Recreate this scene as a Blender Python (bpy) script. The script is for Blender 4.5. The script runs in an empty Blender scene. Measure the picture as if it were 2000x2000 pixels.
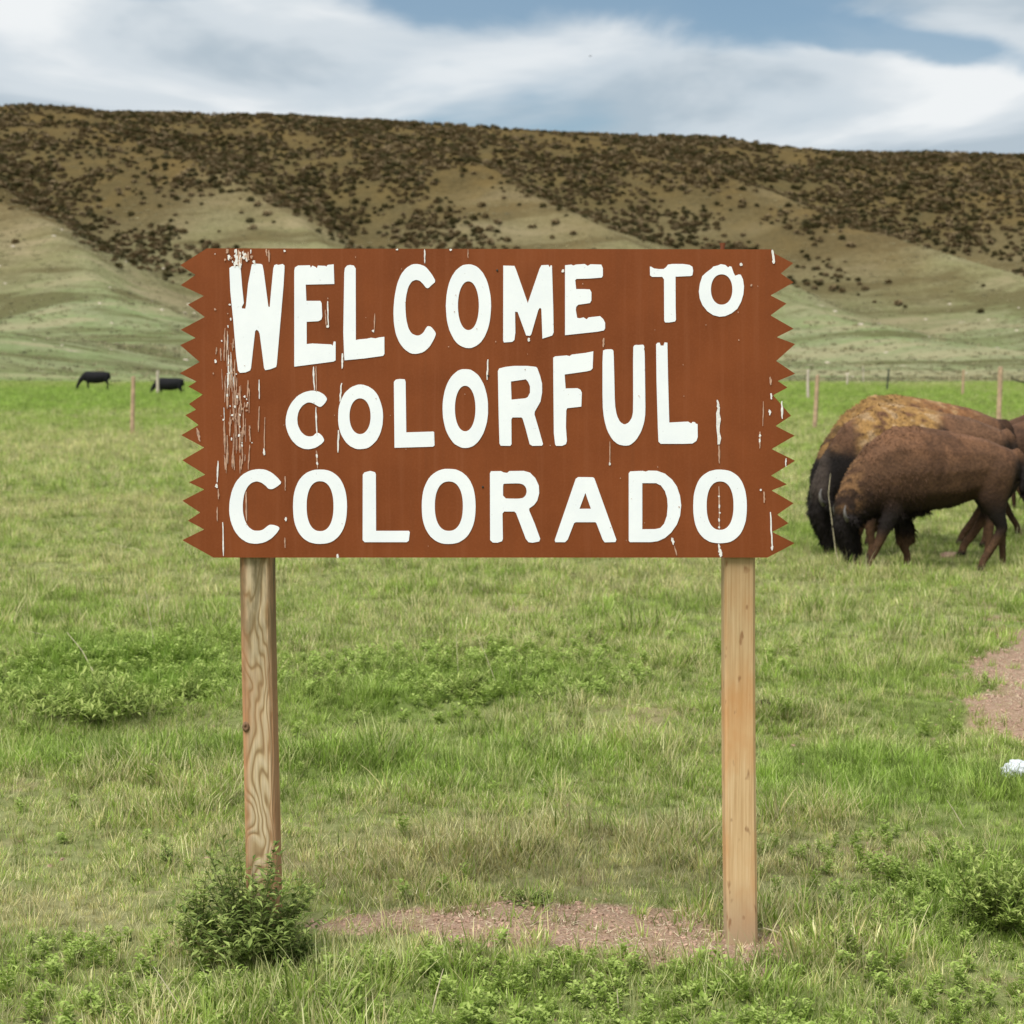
import bpy, math, random
import numpy as np
from mathutils import Vector, Matrix

random.seed(7)
RNG = np.random.default_rng(11)
scene = bpy.context.scene
COL = scene.collection

# ------------------------------------------------------------------ camera
F = 3675.0                 # focal length in photo pixels (2000 px wide photo)
CAM_Y, CAM_Z = -7.5, 2.38
PITCH = math.atan(295.0 / F)
cam_d = bpy.data.cameras.new("camera")
cam = bpy.data.objects.new("camera", cam_d)
COL.objects.link(cam)
cam.location = (0, CAM_Y, CAM_Z)
cam.rotation_euler = (math.pi / 2 - PITCH, 0, 0)
cam_d.sensor_width = 36
cam_d.lens = 36 * F / 2000
cam_d.clip_start = 0.1
cam_d.clip_end = 6000
cam_d.dof.use_dof = True
cam_d.dof.focus_distance = 7.6
cam_d.dof.aperture_fstop = 5.2
scene.camera = cam

# ------------------------------------------------------------------ world, sun, exposure
SUN_EL, SUN_AZ = math.radians(60), math.radians(-150)   # azimuth from +Y towards +X (behind camera, left)
w = bpy.data.worlds.new("World")
scene.world = w
w.use_nodes = True
nt = w.node_tree
nt.nodes.clear()
def N(tree, kind, **kw):
    n = tree.nodes.new(kind)
    for k, v in kw.items():
        setattr(n, k, v)
    return n
def world_nodes():
    out = N(nt, 'ShaderNodeOutputWorld')
    bg = N(nt, 'ShaderNodeBackground')
    bg.inputs['Strength'].default_value = 0.105
    sky = N(nt, 'ShaderNodeTexSky', sky_type='NISHITA')
    sky.sun_disc = False
    sky.sun_elevation = SUN_EL
    sky.sun_rotation = SUN_AZ
    sky.air_density = 1.0
    sky.dust_density = 0.6
    L = nt.links.new
    tc = N(nt, 'ShaderNodeTexCoord')
    sep = N(nt, 'ShaderNodeSeparateXYZ')
    L(tc.outputs['Generated'], sep.inputs[0])
    def math_(op, a, b=None, c=None):
        m = N(nt, 'ShaderNodeMath', operation=op)
        for i, v in enumerate((a, b, c)):
            if v is None: continue
            if isinstance(v, (int, float)): m.inputs[i].default_value = v
            else: L(v, m.inputs[i])
        return m.outputs[0]
    zc = math_('ADD', math_('MAXIMUM', sep.outputs[2], 0.0), 0.06)
    px = math_('DIVIDE', sep.outputs[0], zc)
    py = math_('DIVIDE', sep.outputs[1], zc)
    def noise(scale, detail, rough, loc, dist=0.0, sx=1.0, sy=1.0):
        cmb = N(nt, 'ShaderNodeCombineXYZ')
        L(math_('ADD', math_('MULTIPLY', px, sx), loc[0]), cmb.inputs[0])
        L(math_('ADD', math_('MULTIPLY', py, sy), loc[1]), cmb.inputs[1])
        n = N(nt, 'ShaderNodeTexNoise')
        n.inputs['Scale'].default_value = scale
        n.inputs['Detail'].default_value = detail
        n.inputs['Roughness'].default_value = rough
        n.inputs['Distortion'].default_value = dist
        L(cmb.outputs[0], n.inputs['Vector'])
        return n.outputs['Fac']
    def ramp(fac, stops):
        r = N(nt, 'ShaderNodeValToRGB')
        r.color_ramp.interpolation = 'EASE'
        el = r.color_ramp.elements
        while len(el) > 1: el.remove(el[-1])
        el[0].position, el[0].color = stops[0][0], stops[0][1]
        for p, c in stops[1:]:
            e = el.new(p); e.color = c
        L(fac, r.inputs[0])
        return r.outputs[0]
    g = lambda v: (v, v, v, 1)
    cover = noise(0.8, 5, 0.48, CLOUD_A, 0.25, 1.1, 0.5)
    cover = math_('ADD', cover, math_('MULTIPLY', px, -0.02))
    mask = ramp(cover, [(0.24, g(0.1)), (0.36, g(0.85)), (0.5, g(1))])
    # gaps in the cloud deck above the hill (direction space, ragged edges)
    yc = math_('MAXIMUM', sep.outputs[1], 0.05)
    u, v = math_('DIVIDE', sep.outputs[0], yc), math_('DIVIDE', sep.outputs[2], yc)
    rag = noise(2.0, 5, 0.52, (1.0, 5.0), 0.3, 1.3, 0.6)
    for (u0, v0, a, b, tilt, k) in ((0.055, 0.196, 0.20, 0.034, -0.05, 0.95), (0.185, 0.170, 0.13, 0.014, -0.16, 0.85), (-0.12, 0.203, 0.11, 0.013, 0.1, 0.6)):
        du = math_('SUBTRACT', u, u0)
        dv = math_('SUBTRACT', math_('SUBTRACT', v, v0), math_('MULTIPLY', du, tilt))
        d2 = math_('SQRT', math_('ADD', math_('POWER', math_('DIVIDE', du, a), 2.0), math_('POWER', math_('DIVIDE', dv, b), 2.0)))
        d2 = math_('ADD', d2, math_('MULTIPLY', math_('SUBTRACT', rag, 0.5), 1.7))
        hole = ramp(d2, [(0.45, g(k)), (1.25, g(0))])
        hole = math_('MULTIPLY', hole, math_('GREATER_THAN', sep.outputs[1], 0.0))
        mask = math_('MULTIPLY', mask, math_('SUBTRACT', 1.0, hole))
    shade = noise(1.25, 5, 0.5, CLOUD_B, 0.35, 0.9, 0.6)
    cloud = ramp(math_('ADD', shade, math_('MULTIPLY', px, -0.06)),
                 [(0.36, (3.3, 3.9, 4.4, 1)), (0.50, (4.7, 5.15, 5.5, 1)), (0.64, (6.2, 6.4, 6.5, 1))])
    # thin white veil low over the horizon
    veil = ramp(sep.outputs[2], [(0.02, g(0.85)), (0.13, g(0.70)), (0.30, g(0.25)), (0.6, g(0.1))])
    tint = N(nt, 'ShaderNodeMix', data_type='RGBA', blend_type='MULTIPLY')
    tint.inputs[0].default_value = 1.0
    L(sky.outputs[0], tint.inputs[6]); tint.inputs[7].default_value = (0.45, 0.56, 0.60, 1)
    m0 = N(nt, 'ShaderNodeMix', data_type='RGBA')
    L(math_('MULTIPLY', veil, 0.35), m0.inputs[0]); L(tint.outputs[2], m0.inputs[6])
    m0.inputs[7].default_value = (3.4, 4.1, 4.8, 1)
    m1 = N(nt, 'ShaderNodeMix', data_type='RGBA')
    L(mask, m1.inputs[0]); L(m0.outputs[2], m1.inputs[6]); L(cloud, m1.inputs[7])
    L(m1.outputs[2], bg.inputs['Color'])
    L(bg.outputs[0], out.inputs[0])
CLOUD_A = (3.1, 1.7)
CLOUD_B = (8.4, 2.2)
world_nodes()

sun_d = bpy.data.lights.new("sun", 'SUN')
sun_d.energy = 3.2
sun_d.angle = math.radians(36)
sun_d.color = (1.0, 0.975, 0.94)
sun = bpy.data.objects.new("sun", sun_d)
COL.objects.link(sun)
sdir = Vector((math.sin(SUN_AZ) * math.cos(SUN_EL), math.cos(SUN_AZ) * math.cos(SUN_EL), math.sin(SUN_EL)))
sun.rotation_euler = sdir.to_track_quat('Z', 'Y').to_euler()
sun.location = sdir * 60

scene.view_settings.view_transform = 'Standard'
scene.view_settings.look = 'None'
scene.view_settings.exposure = 0.42
scene.view_settings.gamma = 1.0
scene.render.engine = 'CYCLES'

# ------------------------------------------------------------------ helpers
FWD = np.array([0, math.cos(PITCH), -math.sin(PITCH)])
UP = np.array([0, math.sin(PITCH), math.cos(PITCH)])
def ray(px, py):
    return FWD + np.array([1, 0, 0]) * ((px - 1000) / F) + UP * ((1000 - py) / F)
def on_plane(px, py, Y):
    """photo pixel -> world point on the vertical plane y = Y"""
    d = ray(px, py); t = (Y - CAM_Y) / d[1]
    return np.array([0, CAM_Y, CAM_Z]) + d * t
def gp(px, py, z=0.0):
    """photo pixel -> world point on the level ground"""
    d = ray(px, py); t = (z - CAM_Z) / d[2]
    return np.array([0, CAM_Y, CAM_Z]) + d * t

def tag(o, label=None, cat=None, group=None, kind=None):
    if label: o["label"] = label
    if cat: o["category"] = cat
    if group: o["group"] = group
    if kind: o["kind"] = kind
    return o
def mesh_obj(name, verts, faces, mat=None, parent=None, smooth=False, link=True):
    me = bpy.data.meshes.new(name)
    me.from_pydata([tuple(v) for v in verts], [], [tuple(f) for f in faces])
    me.update()
    o = bpy.data.objects.new(name, me)
    if mat:
        for m in (mat if isinstance(mat, (list, tuple)) else [mat]): me.materials.append(m)
    if smooth:
        me.polygons.foreach_set('use_smooth', [True] * len(me.polygons))
    if link: COL.objects.link(o)
    if parent: o.parent = parent
    return o
def empty(name, loc=(0, 0, 0)):
    o = bpy.data.objects.new(name, None); COL.objects.link(o); o.location = loc
    o.empty_display_size = 0.1
    return o
def fattr(me, name, arr, domain='POINT'):
    a = me.attributes.new(name, 'FLOAT', domain)
    a.data.foreach_set('value', np.asarray(arr, dtype=np.float32))
def cattr(me, name, arr):
    a = me.attributes.new(name, 'FLOAT_COLOR', 'POINT')
    arr = np.asarray(arr, dtype=np.float32)
    if arr.shape[1] == 3: arr = np.concatenate([arr, np.ones((len(arr), 1), np.float32)], 1)
    a.data.foreach_set('color', arr.ravel())

# value noise / fbm
def _h(i, j, s):
    n = (i.astype(np.int64) * 374761393 + j.astype(np.int64) * 668265263 + s * 1442695041) & 0x7fffffff
    n = ((n ^ (n >> 13)) * 1274126177) & 0x7fffffff
    n = n ^ (n >> 16)
    return (n & 0xffff) / 65535.0
def vnoise(x, y, s=0):
    x = np.asarray(x, float); y = np.asarray(y, float)
    i = np.floor(x); j = np.floor(y); fx = x - i; fy = y - j
    fx = fx * fx * (3 - 2 * fx); fy = fy * fy * (3 - 2 * fy)
    return ((_h(i, j, s) * (1 - fx) + _h(i + 1, j, s) * fx) * (1 - fy) +
            (_h(i, j + 1, s) * (1 - fx) + _h(i + 1, j + 1, s) * fx) * fy)
def fbm(x, y, s=0, oct=4):
    v = 0; a = 0.5; t = 0
    for k in range(oct):
        v = v + a * vnoise(np.asarray(x) * 2 ** k, np.asarray(y) * 2 ** k, s + k * 17); t += a; a *= 0.5
    return v / t
def sstep(a, b, x):
    t = np.clip((np.asarray(x, float) - a) / (b - a), 0, 1)
    return t * t * (3 - 2 * t)

# ------------------------------------------------------------------ materials
def new_mat(name):
    m = bpy.data.materials.new(name); m.use_nodes = True
    t = m.node_tree
    b = t.nodes['Principled BSDF']
    b.inputs['Specular IOR Level'].default_value = 0.25
    return m, t, b
class T:
    """small node-graph helper"""
    def __init__(s, t): s.t = t
    def L(s, a, b): s.t.links.new(a, b)
    def n(s, kind, **kw): return N(s.t, kind, **kw)
    def math(s, op, a, b=None, c=None, clamp=False):
        m = s.n('ShaderNodeMath', operation=op); m.use_clamp = clamp
        for i, v in enumerate((a, b, c)):
            if v is None: continue
            if isinstance(v, (int, float)): m.inputs[i].default_value = v
            else: s.L(v, m.inputs[i])
        return m.outputs[0]
    def coord(s, out='Object', scale=(1, 1, 1), loc=(0, 0, 0)):
        tc = s.n('ShaderNodeTexCoord'); mp = s.n('ShaderNodeMapping')
        mp.inputs['Scale'].default_value = scale; mp.inputs['Location'].default_value = loc
        s.L(tc.outputs[out], mp.inputs['Vector']); return mp.outputs[0]
    def noise(s, vec, scale=5, detail=4, rough=0.5, dist=0):
        n = s.n('ShaderNodeTexNoise')
        n.inputs['Scale'].default_value = scale; n.inputs['Detail'].default_value = detail
        n.inputs['Roughness'].default_value = rough; n.inputs['Distortion'].default_value = dist
        if vec is not None: s.L(vec, n.inputs['Vector'])
        return n.outputs['Fac']
    def ramp(s, fac, stops, interp='LINEAR'):
        r = s.n('ShaderNodeValToRGB'); r.color_ramp.interpolation = interp
        el = r.color_ramp.elements
        while len(el) > 1: el.remove(el[-1])
        c = lambda v: (v, v, v, 1) if isinstance(v, (int, float)) else (tuple(v) + (1,))[:4]
        el[0].position, el[0].color = stops[0][0], c(stops[0][1])
        for p, v in stops[1:]:
            e = el.new(p); e.color = c(v)
        s.L(fac, r.inputs[0]); return r.outputs[0]
    def mix(s, fac, a, b, blend='MIX'):
        m = s.n('ShaderNodeMix', data_type='RGBA', blend_type=blend)
        if isinstance(fac, (int, float)): m.inputs[0].default_value = fac
        else: s.L(fac, m.inputs[0])
        for k, v in ((6, a), (7, b)):
            if isinstance(v, (tuple, list)): m.inputs[k].default_value = (tuple(v) + (1,))[:4]
            else: s.L(v, m.inputs[k])
        return m.outputs[2]
    def attr(s, name, kind='GEOMETRY', out='Fac'):
        a = s.n('ShaderNodeAttribute'); a.attribute_name = name; a.attribute_type = kind
        return a.outputs[out]
    def bump(s, bsdf, h, strength=0.3, dist=0.01):
        b = s.n('ShaderNodeBump'); b.inputs['Strength'].default_value = strength
        b.inputs['Distance'].default_value = dist
        s.L(h, b.inputs['Height']); s.L(b.outputs[0], bsdf.inputs['Normal'])

def mat_simple(name, c, rough=0.7, var=0.25, scale=8):
    m, t, b = new_mat(name); g = T(t)
    n = g.noise(g.coord('Object'), scale, 4, 0.6)
    lo = tuple(v * (1 - var) for v in c); hi = tuple(min(1, v * (1 + var)) for v in c)
    g.L(g.ramp(n, [(0.3, lo), (0.7, hi)]), b.inputs['Base Color'])
    b.inputs['Roughness'].default_value = rough
    g.bump(b, n, 0.2, 0.01)
    return m

def mat_leaf(name, dark, light, instancer=True, straw=None, transl=0.35):
    """leaf / blade: colour from a per-leaf random ('bv'), a per-plant dryness ('dry') and a patch noise"""
    m, t, b = new_mat(name); g = T(t)
    bv = g.attr('bv')
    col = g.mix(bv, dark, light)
    kind = 'INSTANCER' if instancer else 'GEOMETRY'
    if straw:
        dry = g.attr('dry', kind)
        br = g.attr('br')
        f = g.math('MULTIPLY', g.math('SUBTRACT', g.math('ADD', dry, 0.12), br), 5.0, clamp=True)
        s_col = g.mix(bv, straw[0], straw[1])
        col = g.mix(f, col, s_col)
        lush = g.attr('lush', kind)
        col = g.mix(g.math('MULTIPLY', lush, 0.75), col, g.mix(bv, LUSH[0], LUSH[1]))
    n = g.noise(g.coord('Object', (1, 1, 1)), 40, 2, 0.5)
    col = g.mix(g.math('MULTIPLY', n, 0.2), col, (0.03, 0.05, 0.01))
    if straw:
        rnd = g.n('ShaderNodeObjectInfo').outputs['Random']
        hv = g.n('ShaderNodeHueSaturation'); g.L(col, hv.inputs['Color'])
        g.L(g.math('ADD', g.math('MULTIPLY', rnd, 0.95), 0.50), hv.inputs['Value'])
        g.L(g.math('ADD', g.math('MULTIPLY', bv, 0.02), 0.49), hv.inputs['Hue'])
        col = hv.outputs[0]
    g.L(col, b.inputs['Base Color'])
    b.inputs['Roughness'].default_value = 0.6
    tr = g.n('ShaderNodeBsdfTranslucent'); g.L(col, tr.inputs['Color'])
    ms = g.n('ShaderNodeMixShader'); ms.inputs[0].default_value = transl
    g.L(b.outputs[0], ms.inputs[1]); g.L(tr.outputs[0], ms.inputs[2])
    g.L(ms.outputs[0], t.nodes['Material Output'].inputs[0])
    return m
LUSH = ((0.17, 0.32, 0.03), (0.42, 0.58, 0.12))
M_GRASS = mat_leaf('grass_blade', (0.215, 0.335, 0.045), (0.50, 0.61, 0.155), True, ((0.55, 0.49, 0.20), (0.88, 0.80, 0.47)), 0.46)
M_WEED = mat_leaf('weed_leaf', (0.24, 0.35, 0.05), (0.54, 0.64, 0.19), True, None)
M_BUSH = mat_leaf('bush_leaf', (0.085, 0.14, 0.02), (0.42, 0.50, 0.14), False, None, 0.25)
M_BUSH2 = mat_leaf('bush_leaf_light', (0.17, 0.26, 0.03), (0.50, 0.57, 0.17), False, None, 0.3)
M_HSHRUB = mat_leaf('hill_shrub_leaf', (0.055, 0.050, 0.018), (0.20, 0.15, 0.055), True, None, 0.3)
M_HSHRUB2 = mat_leaf('hill_shrub_twig', (0.145, 0.10, 0.045), (0.31, 0.22, 0.11), True, None, 0.1)
M_STEM = mat_simple('stem', (0.16, 0.17, 0.06), 0.8)
M_STRAW = mat_simple('straw', (0.60, 0.52, 0.34), 0.8, 0.3, 20)
M_TWIG = mat_simple('dead_twig', (0.05, 0.04, 0.03), 0.9)

# ------------------------------------------------------------------ terrain
PQ = np.array([-50, 0, 35, 75, 120, 165, 205, 235, 262, 300, 420, 900.])
PZ = np.array([0, 0, 2.6, 9.5, 24, 42, 56, 64, 67.0, 68.5, 71, 74.])
AX = np.array([-400, -141, -70, 0, 42, 57, 70, 92, 141, 400.])
AZ = np.array([1.03, 1.02, 1.0, 0.955, 0.94, 0.935, 0.905, 0.885, 0.877, 0.87])
def pchip(xs, ys, x):
    # monotone cubic (Fritsch-Carlson)
    h = np.diff(xs); d = np.diff(ys) / h
    m = np.zeros_like(ys)
    m[1:-1] = np.where(d[:-1] * d[1:] > 0, 2 * d[:-1] * d[1:] / (d[:-1] + d[1:] + 1e-12), 0)
    m[0], m[-1] = d[0], d[-1]
    x = np.clip(x, xs[0], xs[-1]); k = np.clip(np.searchsorted(xs, x) - 1, 0, len(h) - 1)
    t = (x - xs[k]) / h[k]
    return ((2 * t**3 - 3 * t**2 + 1) * ys[k] + (t**3 - 2 * t**2 + t) * h[k] * m[k] +
            (-2 * t**3 + 3 * t**2) * ys[k + 1] + (t**3 - t**2) * h[k] * m[k + 1])
def hill_q(x, y):
    return y - (248 + 0.10 * x + 22 * (fbm(x / 90., y / 140., 5, 2) - 0.5))
def spur(x, y):
    """0 in a gully, 1 on a crest; crests run down towards the right"""
    wx = 26 * (fbm(x / 60., y / 60., 21, 3) - 0.5)
    s = (x * 0.80 + y * 0.60 + wx) / 52.0
    f = s - np.floor(s)
    r = np.where(f < 0.68, f / 0.68, (1 - f) / 0.32)
    return r ** 1.15
def terrain(x, y):
    x = np.asarray(x, float); y = np.asarray(y, float)
    q = hill_q(x, y)
    z = pchip(PQ, PZ, q) * pchip(AX, AZ, x * 520.0 / np.maximum(y + 7.5, 300.0))
    env = sstep(15, 95, q) * (1 - 0.86 * sstep(150, 225, q))
    z = z + env * (6.3 * (spur(x, y) - 0.55)) + sstep(10, 60, q) * (1 - sstep(150, 210, q)) * 2.6 * (np.abs(fbm((x * .8 + y * .6) / 17., (y * .8 - x * .6) / 80., 35, 3) - .5) * 2)
    z = z + sstep(20, 120, q) * 3.0 * (fbm(x / 24., y / 24., 33, 4) - 0.5) * (1 - 0.75 * sstep(215, 255, q))
    # low terrace in front of the hill, left side
    z = z + (6.4 + 2.5 * (fbm(x / 18., y / 18., 37, 3) - .5)) * np.exp(-((y - 243 - 0.25 * (x + 80)) / 24.) ** 2) * sstep(-26, -74, x)
    far = sstep(25, 120, y)
    z = z + far * (1 - sstep(0, 20, q)) * 0.35 * (fbm(x / 14., y / 22., 3, 3) - 0.5)
    near = 1 - sstep(30, 60, np.abs(y))
    z = z + near * (0.16 * (fbm(x / 2.6, y / 2.6, 8, 3) - 0.5) + 0.10 * (fbm(x / 0.42, y / 0.42, 73, 2) - 0.5))
    # small bank beyond the sign
    bank = (0.10 * sstep(4.2, 4.9, y + 0.25 * np.sin(x * 1.7)) - 0.10 * sstep(6.2, 9.5, y)) * (1 - sstep(30, 60, np.abs(y)))
    z = z + bank
    # level at the posts
    k = np.exp(-(((np.abs(x) - 0.95) / 0.7) ** 2 + (y / 0.6) ** 2))
    return z * (1 - k)
def tz(x, y): return float(terrain(np.array([x]), np.array([y]))[0])

# ---- zones (world space), from places seen in the photo
def ell(x, y, c, hw, y0, y1):
    """soft ellipse whose centre/extent are read off the ground in the photo"""
    a, b = gp(c, y1), gp(c, y0); m = (a + b) / 2
    d = np.hypot(m[0] * 0, m[1] - CAM_Y)
    rx = hw / F * d; ry = max(0.05, (b[1] - a[1]) / 2)
    return np.sqrt(((x - m[0]) / rx) ** 2 + ((y - m[1]) / ry) ** 2)
def zones(x, y):
    nb = fbm(x / 0.33, y / 0.33, 41, 3) - 0.5
    nm = fbm(x / 1.3, y / 1.3, 42, 3)
    nl = fbm(x / 6.0, y / 9.0, 43, 3)
    bare = np.zeros_like(x)
    for c, hw, y0, y1, k in ((1190, 300, 1768, 1885, 1.0), (900, 190, 1778, 1830, 0.85), (1440, 140, 1795, 1885, 0.85), (720, 90, 1790, 1822, 0.7), (2065, 130, 1222, 1330, 1.0), (2075, 160, 1265, 1420, 1.0), (2075, 160, 1310, 1480, 1.0), (2085, 160, 1360, 1500, 1.0),
                             (1530, 60, 1800, 1840, 0.5), (1700, 70, 1640, 1668, 0.42), (1765, 60, 1790, 1830, 0.40), (395, 40, 1815, 1850, 0.6)):
        bare = np.maximum(bare, k * (1 - sstep(0.75, 1.15, ell(x, y, c, hw, y0, y1) + nb * 1.6)))
    bare = np.maximum(bare, 0.34 * sstep(0.66, 0.76, fbm(x / 0.35, y / 0.35, 47, 3)) * (1 - sstep(25, 40, y)))
    lush = np.zeros_like(x)
    for c, hw, y0, y1, k in ((1700, 330, 1460, 1590, 0.62), (900, 420, 1440, 1560, 0.5), (230, 260, 1290, 1430, 0.9), (900, 330, 1320, 1430, 0.5),
                             (250, 420, 1440, 1520, 0.5), (250, 420, 752, 812, 0.6), (1750, 420, 752, 830, 0.35), (1000, 800, 752, 800, 0.35),
                             (1000, 900, 1880, 2050, 0.35), (1900, 200, 1700, 1850, 0.6)):
        lush = np.maximum(lush, k * (1 - sstep(0.6, 1.2, ell(x, y, c, hw, y0, y1) + nb * 0.8)))
    lush = np.clip(lush + 0.55 * (nm - 0.52), 0, 1)
    dry = 0.27 + 0.9 * (nm - 0.5) + 0.5 * (nl - 0.5)
    for c, hw, y0, y1, k in ((1000, 600, 1600, 1770, 0.38), (100, 200, 1720, 1830, 0.5), (1000, 1100, 1040, 1280, 0.16), (300, 900, 840, 900, 0.25), (1650, 250, 1590, 1720, 0.3),
                             (150, 300, 960, 1040, 0.3), (150, 200, 1960, 2060, 0.3)):
        dry = dry + k * (1 - sstep(0.5, 1.2, ell(x, y, c, hw, y0, y1) + nb * 0.8))
    dry = np.clip(dry - 0.35 * lush - 0.2 * sstep(40, 90, y), 0.02, 1)
    return bare, lush, dry

def graded(lo, hi, c0, c1, h0, grow):
    """coordinates, spacing h0 inside [c0,c1], growing outside"""
    xs = list(np.arange(c0, c1 + 1e-6, h0))
    h = h0
    while xs[-1] < hi: h *= grow; xs.append(min(hi, xs[-1] + h))
    h = h0
    while xs[0] > lo: h *= grow; xs.insert(0, max(lo, xs[0] - h))
    return np.array(xs)
def grid_obj(name, xs, ys, mat):
    X, Y = np.meshgrid(xs, ys)
    Z = terrain(X.ravel(), Y.ravel())
    nx, ny = len(xs), len(ys)
    V = np.stack([X.ravel(), Y.ravel(), Z], 1)
    i = np.arange(nx - 1)[None, :] + np.arange(ny - 1)[:, None] * nx
    i = i.ravel()
    Fc = np.stack([i, i + 1, i + nx + 1, i + nx], 1)
    me = bpy.data.meshes.new(name)
    me.vertices.add(len(V)); me.vertices.foreach_set('co', V.ravel())
    me.loops.add(Fc.size); me.loops.foreach_set('vertex_index', Fc.ravel().astype(np.int32))
    me.polygons.add(len(Fc)); me.polygons.foreach_set('loop_start', np.arange(0, Fc.size, 4, dtype=np.int32))
    me.polygons.foreach_set('use_smooth', np.ones(len(Fc), bool))
    me.update(calc_edges=True); me.validate()
    me.materials.append(mat)
    o = bpy.data.objects.new(name, me); COL.objects.link(o)
    return o, V

def mat_ground():
    m, t, b = new_mat('ground'); g = T(t)
    P = g.n('ShaderNodeNewGeometry').outputs['Position']
    n1 = g.noise(P, 22, 6, 0.65); n2 = g.noise(P, 3, 5, 0.6); n3 = g.noise(P, 0.35, 5, 0.6); n4 = g.noise(P, 90, 3, 0.6)
    lush, dry, bare = g.attr('lush'), g.attr('dry'), g.attr('bare')
    base = g.ramp(n1, [(0.3, (0.10, 0.14, 0.03)), (0.7, (0.22, 0.27, 0.075))])
    base = g.mix(g.ramp(n2, [(0.35, 0.0), (0.7, 0.6)]), base, (0.24, 0.31, 0.09))
    base = g.mix(g.math('MULTIPLY', dry, 0.8, clamp=True), base, g.ramp(n1, [(0.3, (0.26, 0.225, 0.11)), (0.7, (0.44, 0.38, 0.22))]))
    base = g.mix(g.math('MULTIPLY', lush, 0.85), base, g.ramp(n1, [(0.3, (0.16, 0.24, 0.05)), (0.7, (0.27, 0.36, 0.10))]))
    base = g.mix(g.ramp(n3, [(0.45, 0.0), (0.7, 0.35)]), base, (0.32, 0.33, 0.15))
    soil = g.ramp(n4, [(0.25, (0.20, 0.115, 0.075)), (0.5, (0.40, 0.265, 0.19)), (0.75, (0.60, 0.44, 0.335))])
    soil = g.mix(g.ramp(n1, [(0.4, 0.0), (0.7, 0.65)]), soil, (0.33, 0.24, 0.13))
    base = g.mix(g.ramp(bare, [(0.15, 0.0), (0.6, 1.0)]), base, soil)
    g.L(base, b.inputs['Base Color'])
    b.inputs['Roughness'].default_value = 0.95
    b.inputs['Specular IOR Level'].default_value = 0.05
    h = g.math('ADD', n4, n1)
    g.bump(b, h, 0.8, 0.03)
    return m
def mat_hill():
    m, t, b = new_mat('hill'); g = T(t)
    P = g.n('ShaderNodeNewGeometry').outputs['Position']
    n1 = g.noise(P, 0.9, 6, 0.65); n2 = g.noise(P, 0.12, 5, 0.6); n3 = g.noise(P, 0.03, 4, 0.5)
    up, gully, field = g.attr('up'), g.attr('gully'), g.attr('field')
    mp = g.n('ShaderNodeMapping'); g.L(P, mp.inputs['Vector']); mp.inputs['Rotation'].default_value = (0, 0, 0.25); mp.inputs['Scale'].default_value = (0.022, 0.075, 0.1)
    ns = g.noise(mp.outputs[0], 1.0, 6, 0.62, 0.5)  # streak mask: slope light and shade put into the colours below
    low = g.ramp(n1, [(0.3, (0.185, 0.20, 0.10)), (0.7, (0.27, 0.285, 0.155))])
    low = g.mix(g.ramp(n2, [(0.40, 0.0), (0.60, 0.75)]), low, (0.20, 0.255, 0.105))
    low = g.mix(g.ramp(n3, [(0.48, 0.0), (0.65, 0.5)]), low, (0.30, 0.265, 0.165))
    low = g.mix(g.ramp(ns, [(0.40, 0.9), (0.50, 0.0)]), low, (0.115, 0.115, 0.05))
    low = g.mix(g.ramp(ns, [(0.52, 0.0), (0.60, 0.85)]), low, (0.31, 0.285, 0.165))
    mid = g.ramp(n1, [(0.3, (0.19, 0.155, 0.08)), (0.7, (0.295, 0.245, 0.135))])
    mid = g.mix(g.ramp(ns, [(0.42, 0.8), (0.52, 0.0)]), mid, (0.12, 0.09, 0.045))
    mid = g.mix(g.ramp(ns, [(0.54, 0.0), (0.62, 0.7)]), mid, (0.36, 0.29, 0.17))
    top = g.ramp(n1, [(0.3, (0.078, 0.057, 0.025)), (0.7, (0.14, 0.103, 0.046))])  # brown ground; cloud shade on the upper slope is put into this colour
    top = g.mix(g.ramp(n2, [(0.45, 0.0), (0.7, 0.7)]), top, (0.165, 0.112, 0.042))
    c = g.mix(g.ramp(up, [(0.28, 0.0), (0.52, 1.0)]), low, mid)
    c = g.mix(g.ramp(up, [(0.40, 0.0), (0.60, 1.0)]), c, top)
    c = g.mix(g.math('MULTIPLY', gully, 0.35), c, (0.095, 0.085, 0.04))
    c = g.mix(field, c, g.ramp(n1, [(0.3, (0.17, 0.23, 0.065)), (0.7, (0.25, 0.31, 0.11))]))
    pale = g.ramp(g.noise(P, 0.22, 3, 0.5), [(0.70, 0.0), (0.76, 0.7)])
    c = g.mix(g.math('MULTIPLY', pale, g.ramp(up, [(0.3, 1.0), (0.5, 0.0)])), c, (0.42, 0.36, 0.26))
    g.L(c, b.inputs['Base Color'])
    b.inputs['Roughness'].default_value = 1.0
    b.inputs['Specular IOR Level'].default_value = 0.0
    g.bump(b, n1, 0.7, 1.2)
    return m

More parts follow.
